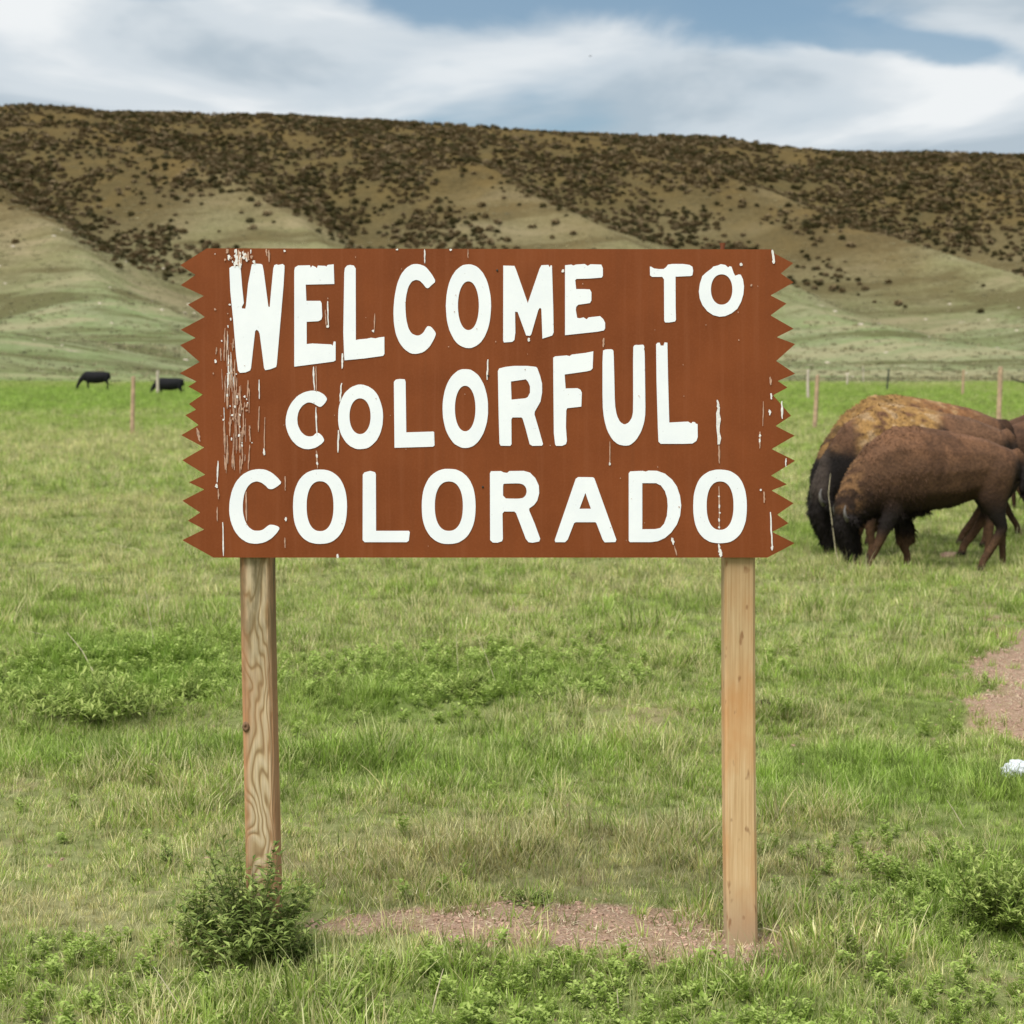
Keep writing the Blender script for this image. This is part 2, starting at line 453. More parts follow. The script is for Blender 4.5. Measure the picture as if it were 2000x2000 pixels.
YSEAM = 180.0
xs = graded(-700, 700, -5, 5, 0.09, 1.07)
ys = np.concatenate([graded(-250, 20, -1.6, 6, 0.09, 1.05)[:-1], graded(20, YSEAM, 20, 21, 0.45, 1.03)])
ground, V = grid_obj('ground', xs, ys, mat_ground())
tag(ground, 'open short grass pasture with bare dirt patches', 'ground', kind='structure')
bz, lz, dz = zones(V[:, 0], V[:, 1])
for nme, arr in (('bare', bz), ('lush', lz), ('dry', dz)): fattr(ground.data, nme, arr)
hxs = graded(-700, 700, -190, 190, 1.6, 1.12)
hys = np.concatenate([np.arange(YSEAM, 540, 1.6), np.arange(540, 1000, 8.0)])
hill, V = grid_obj('hill', hxs, hys, mat_hill())
tag(hill, 'long grassy hillside with spurs and a flat skyline', 'hill', kind='structure')
q = hill_q(V[:, 0], V[:, 1])
nn = fbm(V[:, 0] / 30., V[:, 1] / 30., 61, 4)
fattr(hill.data, 'up', np.clip(q / 260. + 0.22 * (nn - 0.5), 0, 1))
fattr(hill.data, 'gully', (1 - spur(V[:, 0], V[:, 1])) * sstep(50, 100, q) * (1 - sstep(180, 230, q)))
fattr(hill.data, 'field', 1 - sstep(-75, -18, q + 50 * (nn - 0.5)))

# ------------------------------------------------------------------ plants: prototypes and scatter
def blade(V, Fc, bv, br, base, yaw, lean, h, wd, curve, val, r2):
    """a thin bent blade of three segments"""
    d = np.array([math.cos(yaw), math.sin(yaw), 0]); s = np.array([-d[1], d[0], 0])
    k = len(V)
    for i, (t, ww) in enumerate(((0, 1.0), (0.4, 0.85), (0.75, 0.55))):
        p = base + d * (h * (lean * t + curve * t * t)) + np.array([0, 0, h * (t - 0.25 * curve * t * t)])
        V.append(p - s * wd * ww / 2); V.append(p + s * wd * ww / 2)
    V.append(base + d * (h * (lean + curve)) + np.array([0, 0, h * (1 - 0.25 * curve)]))
    Fc += [(k, k + 1, k + 3, k + 2), (k + 2, k + 3, k + 5, k + 4), (k + 4, k + 5, k + 6)]
    bv += [val] * 7; br += [r2] * 7
def leaf(V, Fc, bv, p, d, up, ln, wd, val):
    """pointed leaf folded along its midrib; p base, d direction"""
    d = d / np.linalg.norm(d)
    s = np.cross(d, up); n_ = np.linalg.norm(s)
    s = s / n_ if n_ > 1e-4 else np.array([1., 0, 0])
    nrm = np.cross(s, d); k = len(V)
    V += [p, p + d * ln * 0.45 + s * wd / 2 + nrm * wd * 0.25, p + d * ln * 0.5, p + d * ln * 0.45 - s * wd / 2 + nrm * wd * 0.25, p + d * ln - nrm * ln * 0.12]
    Fc += [(k, k + 2, k + 1), (k, k + 3, k + 2), (k + 1, k + 2, k + 4), (k + 2, k + 3, k + 4)]
    bv += [val] * 5
def proto(name, V, Fc, bv, br, mat):
    o = mesh_obj(name, V, Fc, mat, link=False)
    fattr(o.data, 'bv', bv)
    if br is not None: fattr(o.data, 'br', br)
    return o
def grass_tuft(name, n, rad, h0, h1, wd, dryness=1.0):
    V, Fc, bv, br = [], [], [], []
    for _ in range(n):
        a = random.uniform(0, 6.283); r = rad * math.sqrt(random.random())
        blade(V, Fc, bv, br, np.array([r * math.cos(a), r * math.sin(a), -0.01]), a + random.gauss(0, 0.9), random.uniform(0.05, 0.6),
              random.uniform(h0, h1), wd * random.uniform(0.7, 1.3), random.uniform(0.0, 0.6), random.random(), random.random() * dryness)
    return proto(name, V, Fc, bv, br, M_GRASS)
def weed_plant(name, n_st, h, ll, mat=None):
    V, Fc, bv = [], [], []
    for s in range(n_st):
        a = random.uniform(0, 6.283); ln = random.uniform(0.1, 0.5); hh = h * random.uniform(0.5, 1)
        top = np.array([math.cos(a) * ln * hh, math.sin(a) * ln * hh, hh])
        nl = random.randint(6, 10)
        for i in range(nl):
            t = (i + 0.5) / nl; p = top * t
            b_ = i * 2.4 + random.random()
            d = np.array([math.cos(b_), math.sin(b_), random.uniform(0.1, 0.9)])
            leaf(V, Fc, bv, p, d, np.array([0, 0, 1.]), ll * random.uniform(0.6, 1.2) * (1.1 - 0.5 * t), ll * 0.34, random.random())
    return proto(name, V, Fc, bv, None, mat or M_WEED)
def shrub_blob(name, mat, n, fs):
    V, Fc, bv = [], [], []
    for _ in range(n):
        a = random.uniform(0, 6.283); u = random.uniform(-0.15, 1); r = (1 - u * u * 0.8) ** 0.5 * random.uniform(0.45, 1.0) * (1 + 0.25 * math.sin(3 * a + 1))
        p = np.array([r * math.cos(a), r * math.sin(a), 0.05 + 0.75 * max(0, u)]) * 0.5
        d = np.array([random.gauss(0, 1), random.gauss(0, 1), random.gauss(0.4, 1)])
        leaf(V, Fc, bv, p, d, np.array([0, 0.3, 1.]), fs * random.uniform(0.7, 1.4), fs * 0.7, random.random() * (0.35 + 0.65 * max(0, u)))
    return proto(name, V, Fc, bv, None, mat)

def make_collection(name, objs):
    c = bpy.data.collections.new(name)
    for o in objs: c.objects.link(o)
    return c
def scatter_group(name, coll, seed, smin, smax, tilt=0.15):
    ng = bpy.data.node_groups.new(name, 'GeometryNodeTree')
    ng.interface.new_socket('Geometry', in_out='INPUT', socket_type='NodeSocketGeometry')
    ng.interface.new_socket('Geometry', in_out='OUTPUT', socket_type='NodeSocketGeometry')
    n = lambda k, **kw: N(ng, k, **kw); L = ng.links.new
    gi, go = n('NodeGroupInput'), n('NodeGroupOutput')
    dp = n('GeometryNodeDistributePointsOnFaces', distribute_method='RANDOM')
    den = n('GeometryNodeInputNamedAttribute', data_type='FLOAT'); den.inputs['Name'].default_value = 'den'
    sca = n('GeometryNodeInputNamedAttribute', data_type='FLOAT'); sca.inputs['Name'].default_value = 'sca'
    iop = n('GeometryNodeInstanceOnPoints'); ci = n('GeometryNodeCollectionInfo')
    ci.inputs['Collection'].default_value = coll
    ci.inputs['Separate Children'].default_value = True; ci.inputs['Reset Children'].default_value = True
    iop.inputs['Pick Instance'].default_value = True
    rr = n('FunctionNodeRandomValue', data_type='FLOAT_VECTOR')
    rr.inputs[0].default_value = (-tilt, -tilt, 0); rr.inputs[1].default_value = (tilt, tilt, 6.2832); rr.inputs['Seed'].default_value = seed
    rs = n('FunctionNodeRandomValue', data_type='FLOAT')
    rs.inputs[2].default_value = smin; rs.inputs[3].default_value = smax; rs.inputs['Seed'].default_value = seed + 1
    mu = n('ShaderNodeMath', operation='MULTIPLY')
    L(gi.outputs[0], dp.inputs['Mesh']); L(den.outputs[0], dp.inputs['Density']); dp.inputs['Seed'].default_value = seed
    L(dp.outputs['Points'], iop.inputs['Points']); L(ci.outputs[0], iop.inputs['Instance'])
    L(rr.outputs[0], iop.inputs['Rotation']); L(rs.outputs[1], mu.inputs[0]); L(sca.outputs[0], mu.inputs[1])
    L(mu.outputs[0], iop.inputs['Scale']); L(iop.outputs[0], go.inputs[0])
    return ng
def wedge(name, d0, d1, step, margin=1.25, extra=2.0):
    """ground patch covering the view between distances d0..d1, with room to the sides"""
    V, Fc = [], []
    ds = [d0]
    while ds[-1] < d1: ds.append(min(d1, ds[-1] + step * max(1, ds[-1] / d0 * 0.6)))
    nx = 90
    for d in ds:
        hw = 0.272 * d * margin + extra
        for i in range(nx + 1): V.append((-hw + 2 * hw * i / nx, CAM_Y + d))
    V = np.array(V); Z = terrain(V[:, 0], V[:, 1])
    for j in range(len(ds) - 1):
        for i in range(nx):
            k = j * (nx + 1) + i; Fc.append((k, k + 1, k + nx + 2, k + nx + 1))
    return mesh_obj(name, np.column_stack([V, Z]), Fc), V[:, 0], V[:, 1]

tufts = make_collection('grass_tufts', [grass_tuft('tuft_a', 28, 0.07, 0.03, 0.08, 0.0055), grass_tuft('tuft_b', 26, 0.05, 0.04, 0.10, 0.0055),
                                        grass_tuft('tuft_c', 24, 0.08, 0.025, 0.06, 0.006), grass_tuft('tuft_d', 20, 0.045, 0.05, 0.14, 0.005),
                                        grass_tuft('tuft_e', 26, 0.07, 0.03, 0.085, 0.0055), grass_tuft('tuft_f', 24, 0.06, 0.03, 0.07, 0.006), grass_tuft('tuft_g', 12, 0.06, 0.06, 0.17, 0.0032, 0.12)])
weeds = make_collection('weed_plants', [weed_plant('weed_a', 5, 0.10, 0.045), weed_plant('weed_b', 7, 0.13, 0.05), weed_plant('weed_c', 4, 0.08, 0.055)])

M_SAGE = mat_leaf('slope_blade', (0.17, 0.18, 0.085), (0.31, 0.31, 0.165), True, ((0.28, 0.24, 0.13), (0.47, 0.41, 0.25)), 0.35)
def sage_tuft(name, n, rad, h0, h1, wd):
    o = grass_tuft(name, n, rad, h0, h1, wd); o.data.materials.clear(); o.data.materials.append(M_SAGE); return o
slope_tufts = make_collection('slope_tufts', [sage_tuft('sage_a', 26, 0.10, 0.03, 0.08, 0.012), sage_tuft('sage_b', 22, 0.12, 0.03, 0.06, 0.014)])
def add_scatter(o, x, y, den, sca, coll, seed, smin=0.7, smax=1.3, tilt=0.15):
    b_, l_, d_ = zones(x, y)
    me = o.data
    fattr(me, 'den', den); fattr(me, 'sca', sca); fattr(me, 'dry', d_); fattr(me, 'lush', l_)
    md = o.modifiers.new('scatter', 'NODES'); md.node_group = scatter_group(o.name + '_scatter', coll, seed, smin, smax, tilt)
def grass_band(d0, d1, step, dens, sc, seed, label):
    o, x, y = wedge('grass', d0, d1, step)
    b_, l_, d_ = zones(x, y)
    pn = fbm(x / 0.9, y / 0.9, 71, 3)
    den = dens * (1 - 0.93 * sstep(0.2, 0.8, b_)) * (0.75 + 0.5 * pn)
    cl = fbm(x / 0.42, y / 0.42, 73, 2)
    sca = sc * np.clip(0.78 + 0.55 * l_ + 0.5 * (pn - 0.5) + (1.5 * (cl - 0.5) if d0 < 30 else 0), 0.62, 3)
    add_scatter(o, x, y, den, sca, tufts, seed, 0.5, 1.5)
    return tag(o, label, 'grass', kind='stuff')
grass_band(5.6, 15, 0.12, 360, 0.82, 3, 'short mixed green and straw grass around the sign posts')
grass_band(15, 34, 0.3, 150, 1.1, 4, 'short pasture grass under the grazing bison')
grass_band(34, 80, 0.9, 30, 1.9, 5, 'pasture grass in front of the fence posts')
grass_band(80, 210, 3.0, 10, 2.1, 6, 'bright green meadow grass at the foot of the hill')
# leafy ground cover
o, x, y = wedge('ground_cover', 5.6, 16, 0.12)
wn = fbm(x / 0.8, y / 0.8, 81, 3)
fg = np.zeros_like(x)
for c, hw, y0, y1, k in ((1000, 1200, 1865, 2100, 1.0), (120, 220, 1830, 2000, 0.8), (1800, 300, 1640, 1880, 0.6), (230, 280, 1270, 1430, 1.0),
                         (900, 380, 1290, 1430, 0.7), (1180, 350, 1260, 1340, 0.15)):
    fg = np.maximum(fg, k * (1 - sstep(0.7, 1.15, ell(x, y, c, hw, y0, y1) + (wn - 0.5) * 0.8)))
bz, lz, dz = zones(x, y)
add_scatter(o, x, y, (fg * (90 + 150 * sstep(0.42, 0.68, fbm(x / 0.35, y / 0.35, 83, 2))) * np.where(y > 2.5, 0.55, 1.0) + 4 * sstep(0.5, 0.7, wn)) * (1 - sstep(0.3, 0.6, bz)), (0.55 + 0.35 * wn) * (1 + 0.35 * sstep(3, 4, y)), weeds, 9, 0.6, 1.4, 0.3)
tag(o, 'low leafy weeds covering the ground in front of the dirt patch', 'ground cover', kind='stuff')

# bits of straw and clods on the bare soil
def clod(name, r):
    V, Fc = [], []
    rings = 5
    for i in range(4):
        ph = -0.6 + 2.1 * i / 3
        for j in range(rings):
            a = j * 6.283 / rings + i
            rr = r * random.uniform(0.8, 1.25)
            V.append((rr * math.cos(ph) * math.cos(a), rr * math.cos(ph) * math.sin(a), rr * math.sin(ph) * 0.7))
    for i in range(3):
        for j in range(rings):
            Fc.append((i * rings + j, i * rings + (j + 1) % rings, (i + 1) * rings + (j + 1) % rings, (i + 1) * rings + j))
    Fc.append(tuple(range(3 * rings, 4 * rings)))
    return mesh_obj(name, V, Fc, M_CLOD, link=False)
M_CLOD = mat_simple('clod', (0.38, 0.25, 0.18), 0.95, 0.6, 90)
def straw_bit(name):
    V, Fc, bv, br = [], [], [], []
    for _ in range(5):
        a = random.uniform(0, 6.283); p = np.array([random.gauss(0, 0.03), random.gauss(0, 0.03), 0.004])
        d = np.array([math.cos(a), math.sin(a), random.uniform(0, 0.3)]) * random.uniform(0.012, 0.035); s = np.array([-d[1], d[0], 0]); s = s / np.linalg.norm(s) * 0.0015
        k = len(V); V += [p - s, p + s, p + d]; Fc.append((k, k + 1, k + 2))
    return mesh_obj(name, V, Fc, M_STRAW, link=False)
litter = make_collection('soil_litter', [clod('clod_a', 0.009), clod('clod_b', 0.013), clod('clod_c', 0.006), straw_bit('straw_a'), straw_bit('straw_b')])
o, x, y = wedge('soil_litter', 5.9, 15, 0.1)
bz, lz, dz = zones(x, y)
add_scatter(o, x, y, 900 * sstep(0.3, 0.8, bz) + 8, np.ones_like(x), litter, 12, 0.5, 1.4, 0.5)
tag(o, 'crumbs of reddish soil and straw on the bare dirt', 'soil litter', kind='stuff')

# ------------------------------------------------------------------ hillside shrubs
shr = [shrub_blob('shrub_a', M_HSHRUB, 130, 0.24), shrub_blob('shrub_b', M_HSHRUB, 110, 0.28), shrub_blob('shrub_c', M_HSHRUB2, 120, 0.26), shrub_blob('shrub_d', M_HSHRUB2, 90, 0.3), shrub_blob('shrub_e', M_HSHRUB2, 100, 0.25)]
shr_c = make_collection('hill_shrub_kinds', shr)
sx = np.arange(-175, 176, 2.5); sy = np.arange(290, 545, 2.5)
X, Y = np.meshgrid(sx, sy); X = X.ravel(); Y = Y.ravel()
q = hill_q(X, Y); sp = spur(X, Y)
pn = fbm(X / 22., Y / 22., 91, 4); pf = fbm(X / 7., Y / 7., 95, 2)
dens_up = sstep(124, 172, q + 60 * (pn - 0.5)) * (1 - 0.93 * sstep(222, 258, q))
dens_g = sstep(104, 130, q) * (1 - sstep(0.30, 0.62, sp)) * 1.3
den = np.clip(dens_up * (0.72 + 0.28 * (1 - sp)) * (0.12 + 0.88 * sstep(0.36, 0.58, pn + 0.7 * (pf - 0.5))) + 0.9 * dens_g * sstep(0.40, 0.55, pf), 0, 1.2)
fc = []
nx = len(sx)
for j in range(len(sy) - 1):
    for i in range(nx - 1):
        k = j * nx + i; fc.append((k, k + 1, k + nx + 1, k + nx))
o = mesh_obj('hillside_brush', np.column_stack([X, Y, terrain(X, Y)]), fc)
fattr(o.data, 'den', 0.50 * den); fattr(o.data, 'sca', 0.75 + 0.7 * pn)
md = o.modifiers.new('scatter', 'NODES'); md.node_group = scatter_group('brush_scatter', shr_c, 31, 0.55, 1.6, 0.1)
tag(o, 'dark juniper and sagebrush covering the upper hillside', 'brush', kind='stuff')
gx = np.arange(-150, 151, 3.0); gy = np.arange(185, 430, 3.0)
X, Y = np.meshgrid(gx, gy); X = X.ravel(); Y = Y.ravel(); q = hill_q(X, Y)
sn = fbm(X / 40. + Y / 60., Y / 9. - X / 30., 97, 4)
nx = len(gx); fc = [(j * nx + i, j * nx + i + 1, (j + 1) * nx + i + 1, (j + 1) * nx + i) for j in range(len(gy) - 1) for i in range(nx - 1)]
o = mesh_obj('slope_grass', np.column_stack([X, Y, terrain(X, Y)]), fc)
fattr(o.data, 'den', 0.38 * sstep(-70, 0, q) * (1 - 0.8 * sstep(110, 170, q)) * (0.25 + 0.75 * sstep(0.40, 0.60, sn)))
fattr(o.data, 'sca', 3.2 + 2.6 * sn); fattr(o.data, 'dry', np.clip(0.55 + 0.9 * (sn - 0.5) + 0.25 * sstep(60, 130, q), 0, 1)); fattr(o.data, 'lush', np.zeros_like(X))
md = o.modifiers.new('scatter', 'NODES'); md.node_group = scatter_group('slope_scatter', slope_tufts, 33, 0.5, 1.6, 0.1)
tag(o, 'pale bunch grass and low sage streaking the lower hillside', 'grass', kind='stuff')
# scattered shrubs that stand clear on the lower slopes
rs = random.Random(5); cnt = 0
while cnt < 46:
    x = rs.uniform(-125, 125); y = rs.uniform(318, 430)
    q_ = float(hill_q(np.array([x]), np.array([y]))[0])
    if not 82 < q_ < 150 or float(spur(np.array([x]), np.array([y]))[0]) > 0.85: continue
    p = rs.choice(shr); c = p.copy(); c.name = 'hillside_shrub'; COL.objects.link(c)
    s = rs.uniform(0.8, 1.9); c.scale = (s, s, s * rs.uniform(0.8, 1.1)); c.rotation_euler = (0, 0, rs.uniform(0, 6.28))
    c.location = (x, y, tz(x, y) - 0.05)
    tag(c, 'lone dark shrub dotting the pale lower slope of the hill', 'shrub', 'lone shrubs on the lower slope')
    cnt += 1
# pale rocks on the slope
V, Fc = [], []
for _ in range(170):
    x = rs.uniform(-120, 120); y = rs.uniform(240, 360); z = tz(x, y); r = rs.uniform(0.15, 0.5); k = len(V)
    for i in range(6):
        a = i * 1.047; V.append((x + r * math.cos(a) * rs.uniform(0.8, 1.5), y + r * math.sin(a), z - 0.1))
    for i in range(6):
        a = i * 1.047; V.append((x + 0.6 * r * math.cos(a) * 1.3, y + 0.6 * r * math.sin(a), z + r * rs.uniform(0.3, 0.5)))
    Fc += [(k + i, k + (i + 1) % 6, k + 6 + (i + 1) % 6, k + 6 + i) for i in range(6)] + [tuple(range(k + 6, k + 12))]
tag(mesh_obj('slope_rocks', V, Fc, mat_simple('pale_rock', (0.5, 0.43, 0.33), 0.9, 0.2, 1)), 'small pale rocks scattered over the lower slope', 'rocks', kind='stuff')

# ------------------------------------------------------------------ the welcome sign
def mat_board():
    m, t, b = new_mat('sign_brown'); g = T(t)
    v = g.coord('Object')
    n1 = g.noise(v, 3.0, 5, 0.6); n2 = g.noise(v, 120, 3, 0.6)
    n3 = g.noise(g.coord('Object', (28, 28, 0.9)), 1.0, 4, 0.6)
    c = g.ramp(n1, [(0.3, (0.178, 0.043, 0.0095)), (0.7, (0.235, 0.060, 0.0145))])
    c = g.mix(g.ramp(n3, [(0.52, 0.0), (0.72, 0.22)]), c, (0.30, 0.105, 0.045))
    c = g.mix(g.ramp(n3, [(0.30, 0.22), (0.45, 0.0)]), c, (0.15, 0.045, 0.014))
    c = g.mix(g.ramp(n2, [(0.45, 0.0), (0.75, 0.22)]), c, (0.30, 0.095, 0.035))
    g.L(c, b.inputs['Base Color'])
    g.L(g.ramp(n1, [(0.3, 0.5), (0.7, 0.68)]), b.inputs['Roughness'])
    b.inputs['Specular IOR Level'].default_value = 0.2
    g.bump(b, g.noise(v, 1.6, 2, 0.5), 0.15, 0.02)
    return m
def mat_letter():
    m, t, b = new_mat('sign_white'); g = T(t)
    v = g.coord('Object')
    n1 = g.noise(v, 6, 5, 0.65); n2 = g.noise(v, 75, 2, 0.5)
    c = g.ramp(n1, [(0.3, (0.84, 0.86, 0.89)), (0.6, (0.90, 0.91, 0.93))])
    c = g.mix(g.ramp(n2, [(0.70, 0.0), (0.76, 0.35)]), c, (0.45, 0.42, 0.40))
    g.L(c, b.inputs['Base Color'])
    b.inputs['Roughness'].default_value = 0.6
    return m
M_BOARD, M_LET = mat_board(), mat_letter()
M_DROP = mat_simple('paint_white', (0.80, 0.76, 0.72), 0.7, 0.15, 60)
M_DROP2 = mat_simple('paint_thin', (0.48, 0.29, 0.20), 0.7, 0.3, 60)

def flat_shape(name, loops, y_front, thick, mats, parent, bev=0.0):
    """closed outlines in photo pixels (first outer, others holes) -> solid plate on the sign plane"""
    cu = bpy.data.curves.new(name, 'CURVE'); cu.dimensions = '2D'; cu.fill_mode = 'BOTH'
    cu.extrude = thick / 2
    for lp in loops:
        s = cu.splines.new('POLY'); s.points.add(len(lp) - 1); s.use_cyclic_u = True
        for p, (a, b_) in zip(s.points, lp):
            q_ = on_plane(a, b_, y_front); p.co = (q_[0], q_[2], 0, 1)
    tmp = bpy.data.objects.new(name + '_tmp', cu); COL.objects.link(tmp)
    dg = bpy.context.evaluated_depsgraph_get()
    me = bpy.data.meshes.new_from_object(tmp.evaluated_get(dg))
    bpy.data.objects.remove(tmp); bpy.data.curves.remove(cu)
    # lie in the XZ plane, front towards -Y
    co = np.zeros(len(me.vertices) * 3); me.vertices.foreach_get('co', co); co = co.reshape(-1, 3)
    co = np.stack([co[:, 0], y_front + thick / 2 - co[:, 2], co[:, 1]], 1)
    me.vertices.foreach_set('co', co.ravel()); me.update()
    me.name = name
    me.materials.clear()
    for m in mats: me.materials.append(m)
    o = bpy.data.objects.new(name, me); COL.objects.link(o); o.parent = parent
    return o

LEFT = [(404, 485), (352, 518), (382, 537), (353, 557), (398, 578), (367, 595), (400, 619), (353, 644), (382, 660), (352, 674), (390, 707),
        (351, 729), (384, 745), (368, 755), (396, 770.5), (369, 789), (383, 800), (362, 811), (388, 830), (354, 850), (399, 874), (356, 899),
        (401, 927), (369, 942), (399, 956), (356, 978), (391, 1001), (367, 1017), (399, 1034), (356, 1055), (417, 1089)]
RIGHT = [(1499, 1089), (1552, 1061), (1508, 1039), (1540, 1022), (1518, 1005), (1550, 983), (1507, 958), (1537, 946), (1506, 929), (1553, 900),
         (1507, 877), (1552, 851), (1515, 832), (1545, 812), (1510, 772), (1538, 757), (1519, 744), (1553, 730), (1516, 705), (1553, 672),
         (1517, 658.5), (1550, 642), (1505, 616), (1536, 593), (1505, 577), (1550, 551.5), (1525, 534), (1549, 514), (1514, 496), (1506, 487)]
sign = empty('welcome_sign', (0, 0, 0))
tag(sign, 'brown saw-toothed welcome sign with white lettering on two wooden posts', 'sign')
board = flat_shape('board', [LEFT + RIGHT], 0.0, 0.016, [M_BOARD], sign)
bvm = board.modifiers.new('edge', 'BEVEL'); bvm.width = 0.002; bvm.segments = 1; bvm.limit_method = 'ANGLE'

def zc(ox, oy, s, pts): return [(ox + a / s, oy + b_ / s) for a, b_ in pts]
def chaikin(p, n=1, keep=55):
    for _ in range(n):
        o_ = []
        for i in range(len(p)):
            a, b_ = p[i], p[(i + 1) % len(p)]
            o_ += [(a[0] * .8 + b_[0] * .2, a[1] * .8 + b_[1] * .2), (a[0] * .2 + b_[0] * .8, a[1] * .2 + b_[1] * .8)]
        p = o_
    return p
def oval(x0, x1, y0, y1, e=2.1, n=56, jig=0.0):
    r = []
    cx, cy, rx, ry = (x0 + x1) / 2, (y0 + y1) / 2, (x1 - x0) / 2, (y1 - y0) / 2
    for i in range(n):
        a = 2 * math.pi * i / n; c, s = math.cos(a), math.sin(a)
        k = 1 + random.uniform(-jig, jig)
        r.append((cx + rx * k * math.copysign(abs(c) ** (2 / e), c), cy + ry * k * math.copysign(abs(s) ** (2 / e), s)))
    return r
S8, S7, S6 = 8.05, 1932 / 260., 6.44
A_ = (430, 500, S8); B_ = (650, 500, S8); C_ = (860, 500, S8); D_ = (1080, 500, S8); E_ = (1260, 500, S8)
G_ = (540, 660, S8); H_ = (750, 660, S8); I_ = (960, 660, S8); J_ = (1160, 660, S8)
K_ = (430, 880, S7); Lz = (680, 880, S7); M_ = (930, 880, S7); O_ = (1190, 880, S6)
W1 = [(145,190),(185,160),(315,158),(322,190),(345,480),(372,740),(340,800),(345,825),(395,828),(405,780),(440,430),(490,170),(500,130),(550,120),(640,125),(665,140),(685,240),(757,790),(767,805),(780,795),(800,560),(835,200),(850,145),(885,130),(910,140),(940,135),(985,125),(1012,150),(1010,230),(995,480),(940,1120),(890,1700),(880,1745),(790,1780),(710,1795),(690,1760),(665,1560),(620,1220),(600,1175),(570,1160),(550,1180),(525,1400),(485,1760),(470,1800),(400,1830),(310,1838),(280,1800),(250,1560),(205,1000),(160,560)]
E1 = [(1165,230),(1175,180),(1225,150),(1410,145),(1425,185),(1450,150),(1505,175),(1520,195),(1535,150),(1655,155),(1665,170),(1690,140),(1785,130),(1795,440),(1345,450),(1355,705),(1575,705),(1595,740),(1605,950),(1590,1000),(1545,1025),(1360,1035),(1360,1385),(1450,1375),(1500,1378),(1640,1385),(1745,1390),(1770,1410),(1785,1345),(1815,1345),(1815,1640),(1780,1660),(1165,1740)]
L1 = [(180,260),(190,190),(225,150),(270,140),(330,150),(360,195),(362,1320),(425,1310),(540,1300),(600,1285),(670,1295),(730,1280),(810,1270),(812,1540),(790,1570),(500,1610),(185,1640),(178,1560),(165,1200)]
C1 = [(1620,400),(1560,290),(1460,165),(1350,125),(1250,128),(1150,190),(1070,290),(1010,440),(970,640),(952,860),(960,1060),(990,1230),(1050,1370),(1130,1470),(1230,1535),(1320,1540),(1430,1510),(1520,1430),(1590,1310),(1622,1230),(1610,1190),(1545,1110),(1490,1100),(1460,1140),(1420,1210),(1360,1250),(1310,1250),(1240,1220),(1190,1140),(1155,1000),(1140,800),(1150,640),(1185,490),(1240,400),(1310,372),(1370,390),(1420,440),(1465,500),(1500,508),(1550,460)]
M1 = [(990,150),(1165,155),(1190,210),(1375,740),(1560,200),(1590,145),(1700,140),(1720,180),(1735,145),(1755,150),(1775,800),(1782,1200),(1760,1250),(1605,1300),(1595,1000),(1588,830),(1565,815),(1540,850),(1430,1230),(1410,1255),(1350,1250),(1215,880),(1175,875),(1180,1200),(1165,1320),(1130,1350),(1000,1360),(988,1330)]
E2 = [(190,145),(290,135),(320,150),(360,135),(500,125),(545,155),(590,130),(760,135),(785,190),(785,310),(765,340),(560,355),(370,360),(350,380),(365,520),(480,520),(580,525),(605,570),(605,700),(580,740),(480,755),(400,765),(365,800),(360,850),(380,970),(420,980),(480,965),(530,995),(560,965),(740,945),(790,990),(820,1050),(820,1140),(800,1170),(700,1190),(190,1245)]
T1 = [(75,165),(100,170),(140,195),(215,205),(290,205),(330,175),(360,135),(430,125),(600,125),(700,140),(745,170),(755,230),(745,300),(720,315),(478,325),(480,800),(485,1000),(470,1030),(380,1045),(315,1045),(300,1015),(297,370),(270,328),(110,328),(78,305)]
O2 = [(845,560),(860,440),(900,315),(960,260),(1000,230),(1040,200),(1075,165),(1140,150),(1190,128),(1260,140),(1305,180),(1330,160),(1360,170),(1390,260),(1415,310),(1470,290),(1505,295),(1540,370),(1555,480),(1545,600),(1510,720),(1450,830),(1360,900),(1260,945),(1170,955),(1070,930),(980,870),(900,770),(860,670)]
C2 = [(800,960),(750,890),(660,840),(560,825),(440,850),(330,910),(240,1010),(180,1120),(145,1260),(145,1380),(180,1500),(240,1610),(330,1700),(430,1745),(520,1750),(620,1725),(710,1665),(755,1610),(720,1540),(660,1490),(615,1500),(580,1540),(520,1552),(450,1535),(380,1470),(335,1370),(325,1270),(345,1160),(400,1070),(480,1015),(540,1015),(600,1040),(660,1080),(700,1085),(760,1030)]
L2 = [(155,690),(185,655),(250,645),(325,650),(340,690),(350,1485),(770,1472),(788,1480),(795,1690),(770,1710),(165,1728)]
R2 = [(100,520),(120,480),(220,455),(350,440),(560,440),(700,455),(720,475),(765,600),(795,720),(795,860),(770,1000),(680,1160),(675,1200),(740,1420),(810,1670),(790,1695),(640,1697),(600,1670),(540,1440),(490,1270),(470,1250),(330,1250),(312,1280),(315,1670),(295,1697),(145,1695),(125,1660),(112,1200)]
R2i = [(305,685),(540,650),(575,690),(605,760),(605,860),(570,930),(530,950),(315,970)]
F2 = [(970,310),(1000,290),(1180,275),(1230,285),(1260,262),(1480,235),(1600,210),(1590,480),(1560,510),(1500,525),(1150,575),(1165,795),(1350,790),(1400,815),(1420,860),(1412,1080),(1190,1105),(1175,1140),(1170,1400),(1185,1620),(1170,1670),(1110,1697),(1015,1697),(1000,1670),(980,1500),(972,700)]
U2 = [(135,205),(180,180),(290,178),(310,210),(320,600),(330,1050),(360,1220),(410,1320),(480,1365),(550,1330),(600,1250),(618,1140),(615,150),(640,110),(720,110),(780,105),(795,150),(785,175),(798,210),(805,700),(810,1180),(790,1330),(740,1480),(660,1610),(570,1685),(490,1697),(380,1675),(290,1600),(210,1460),(160,1280),(135,1050)]
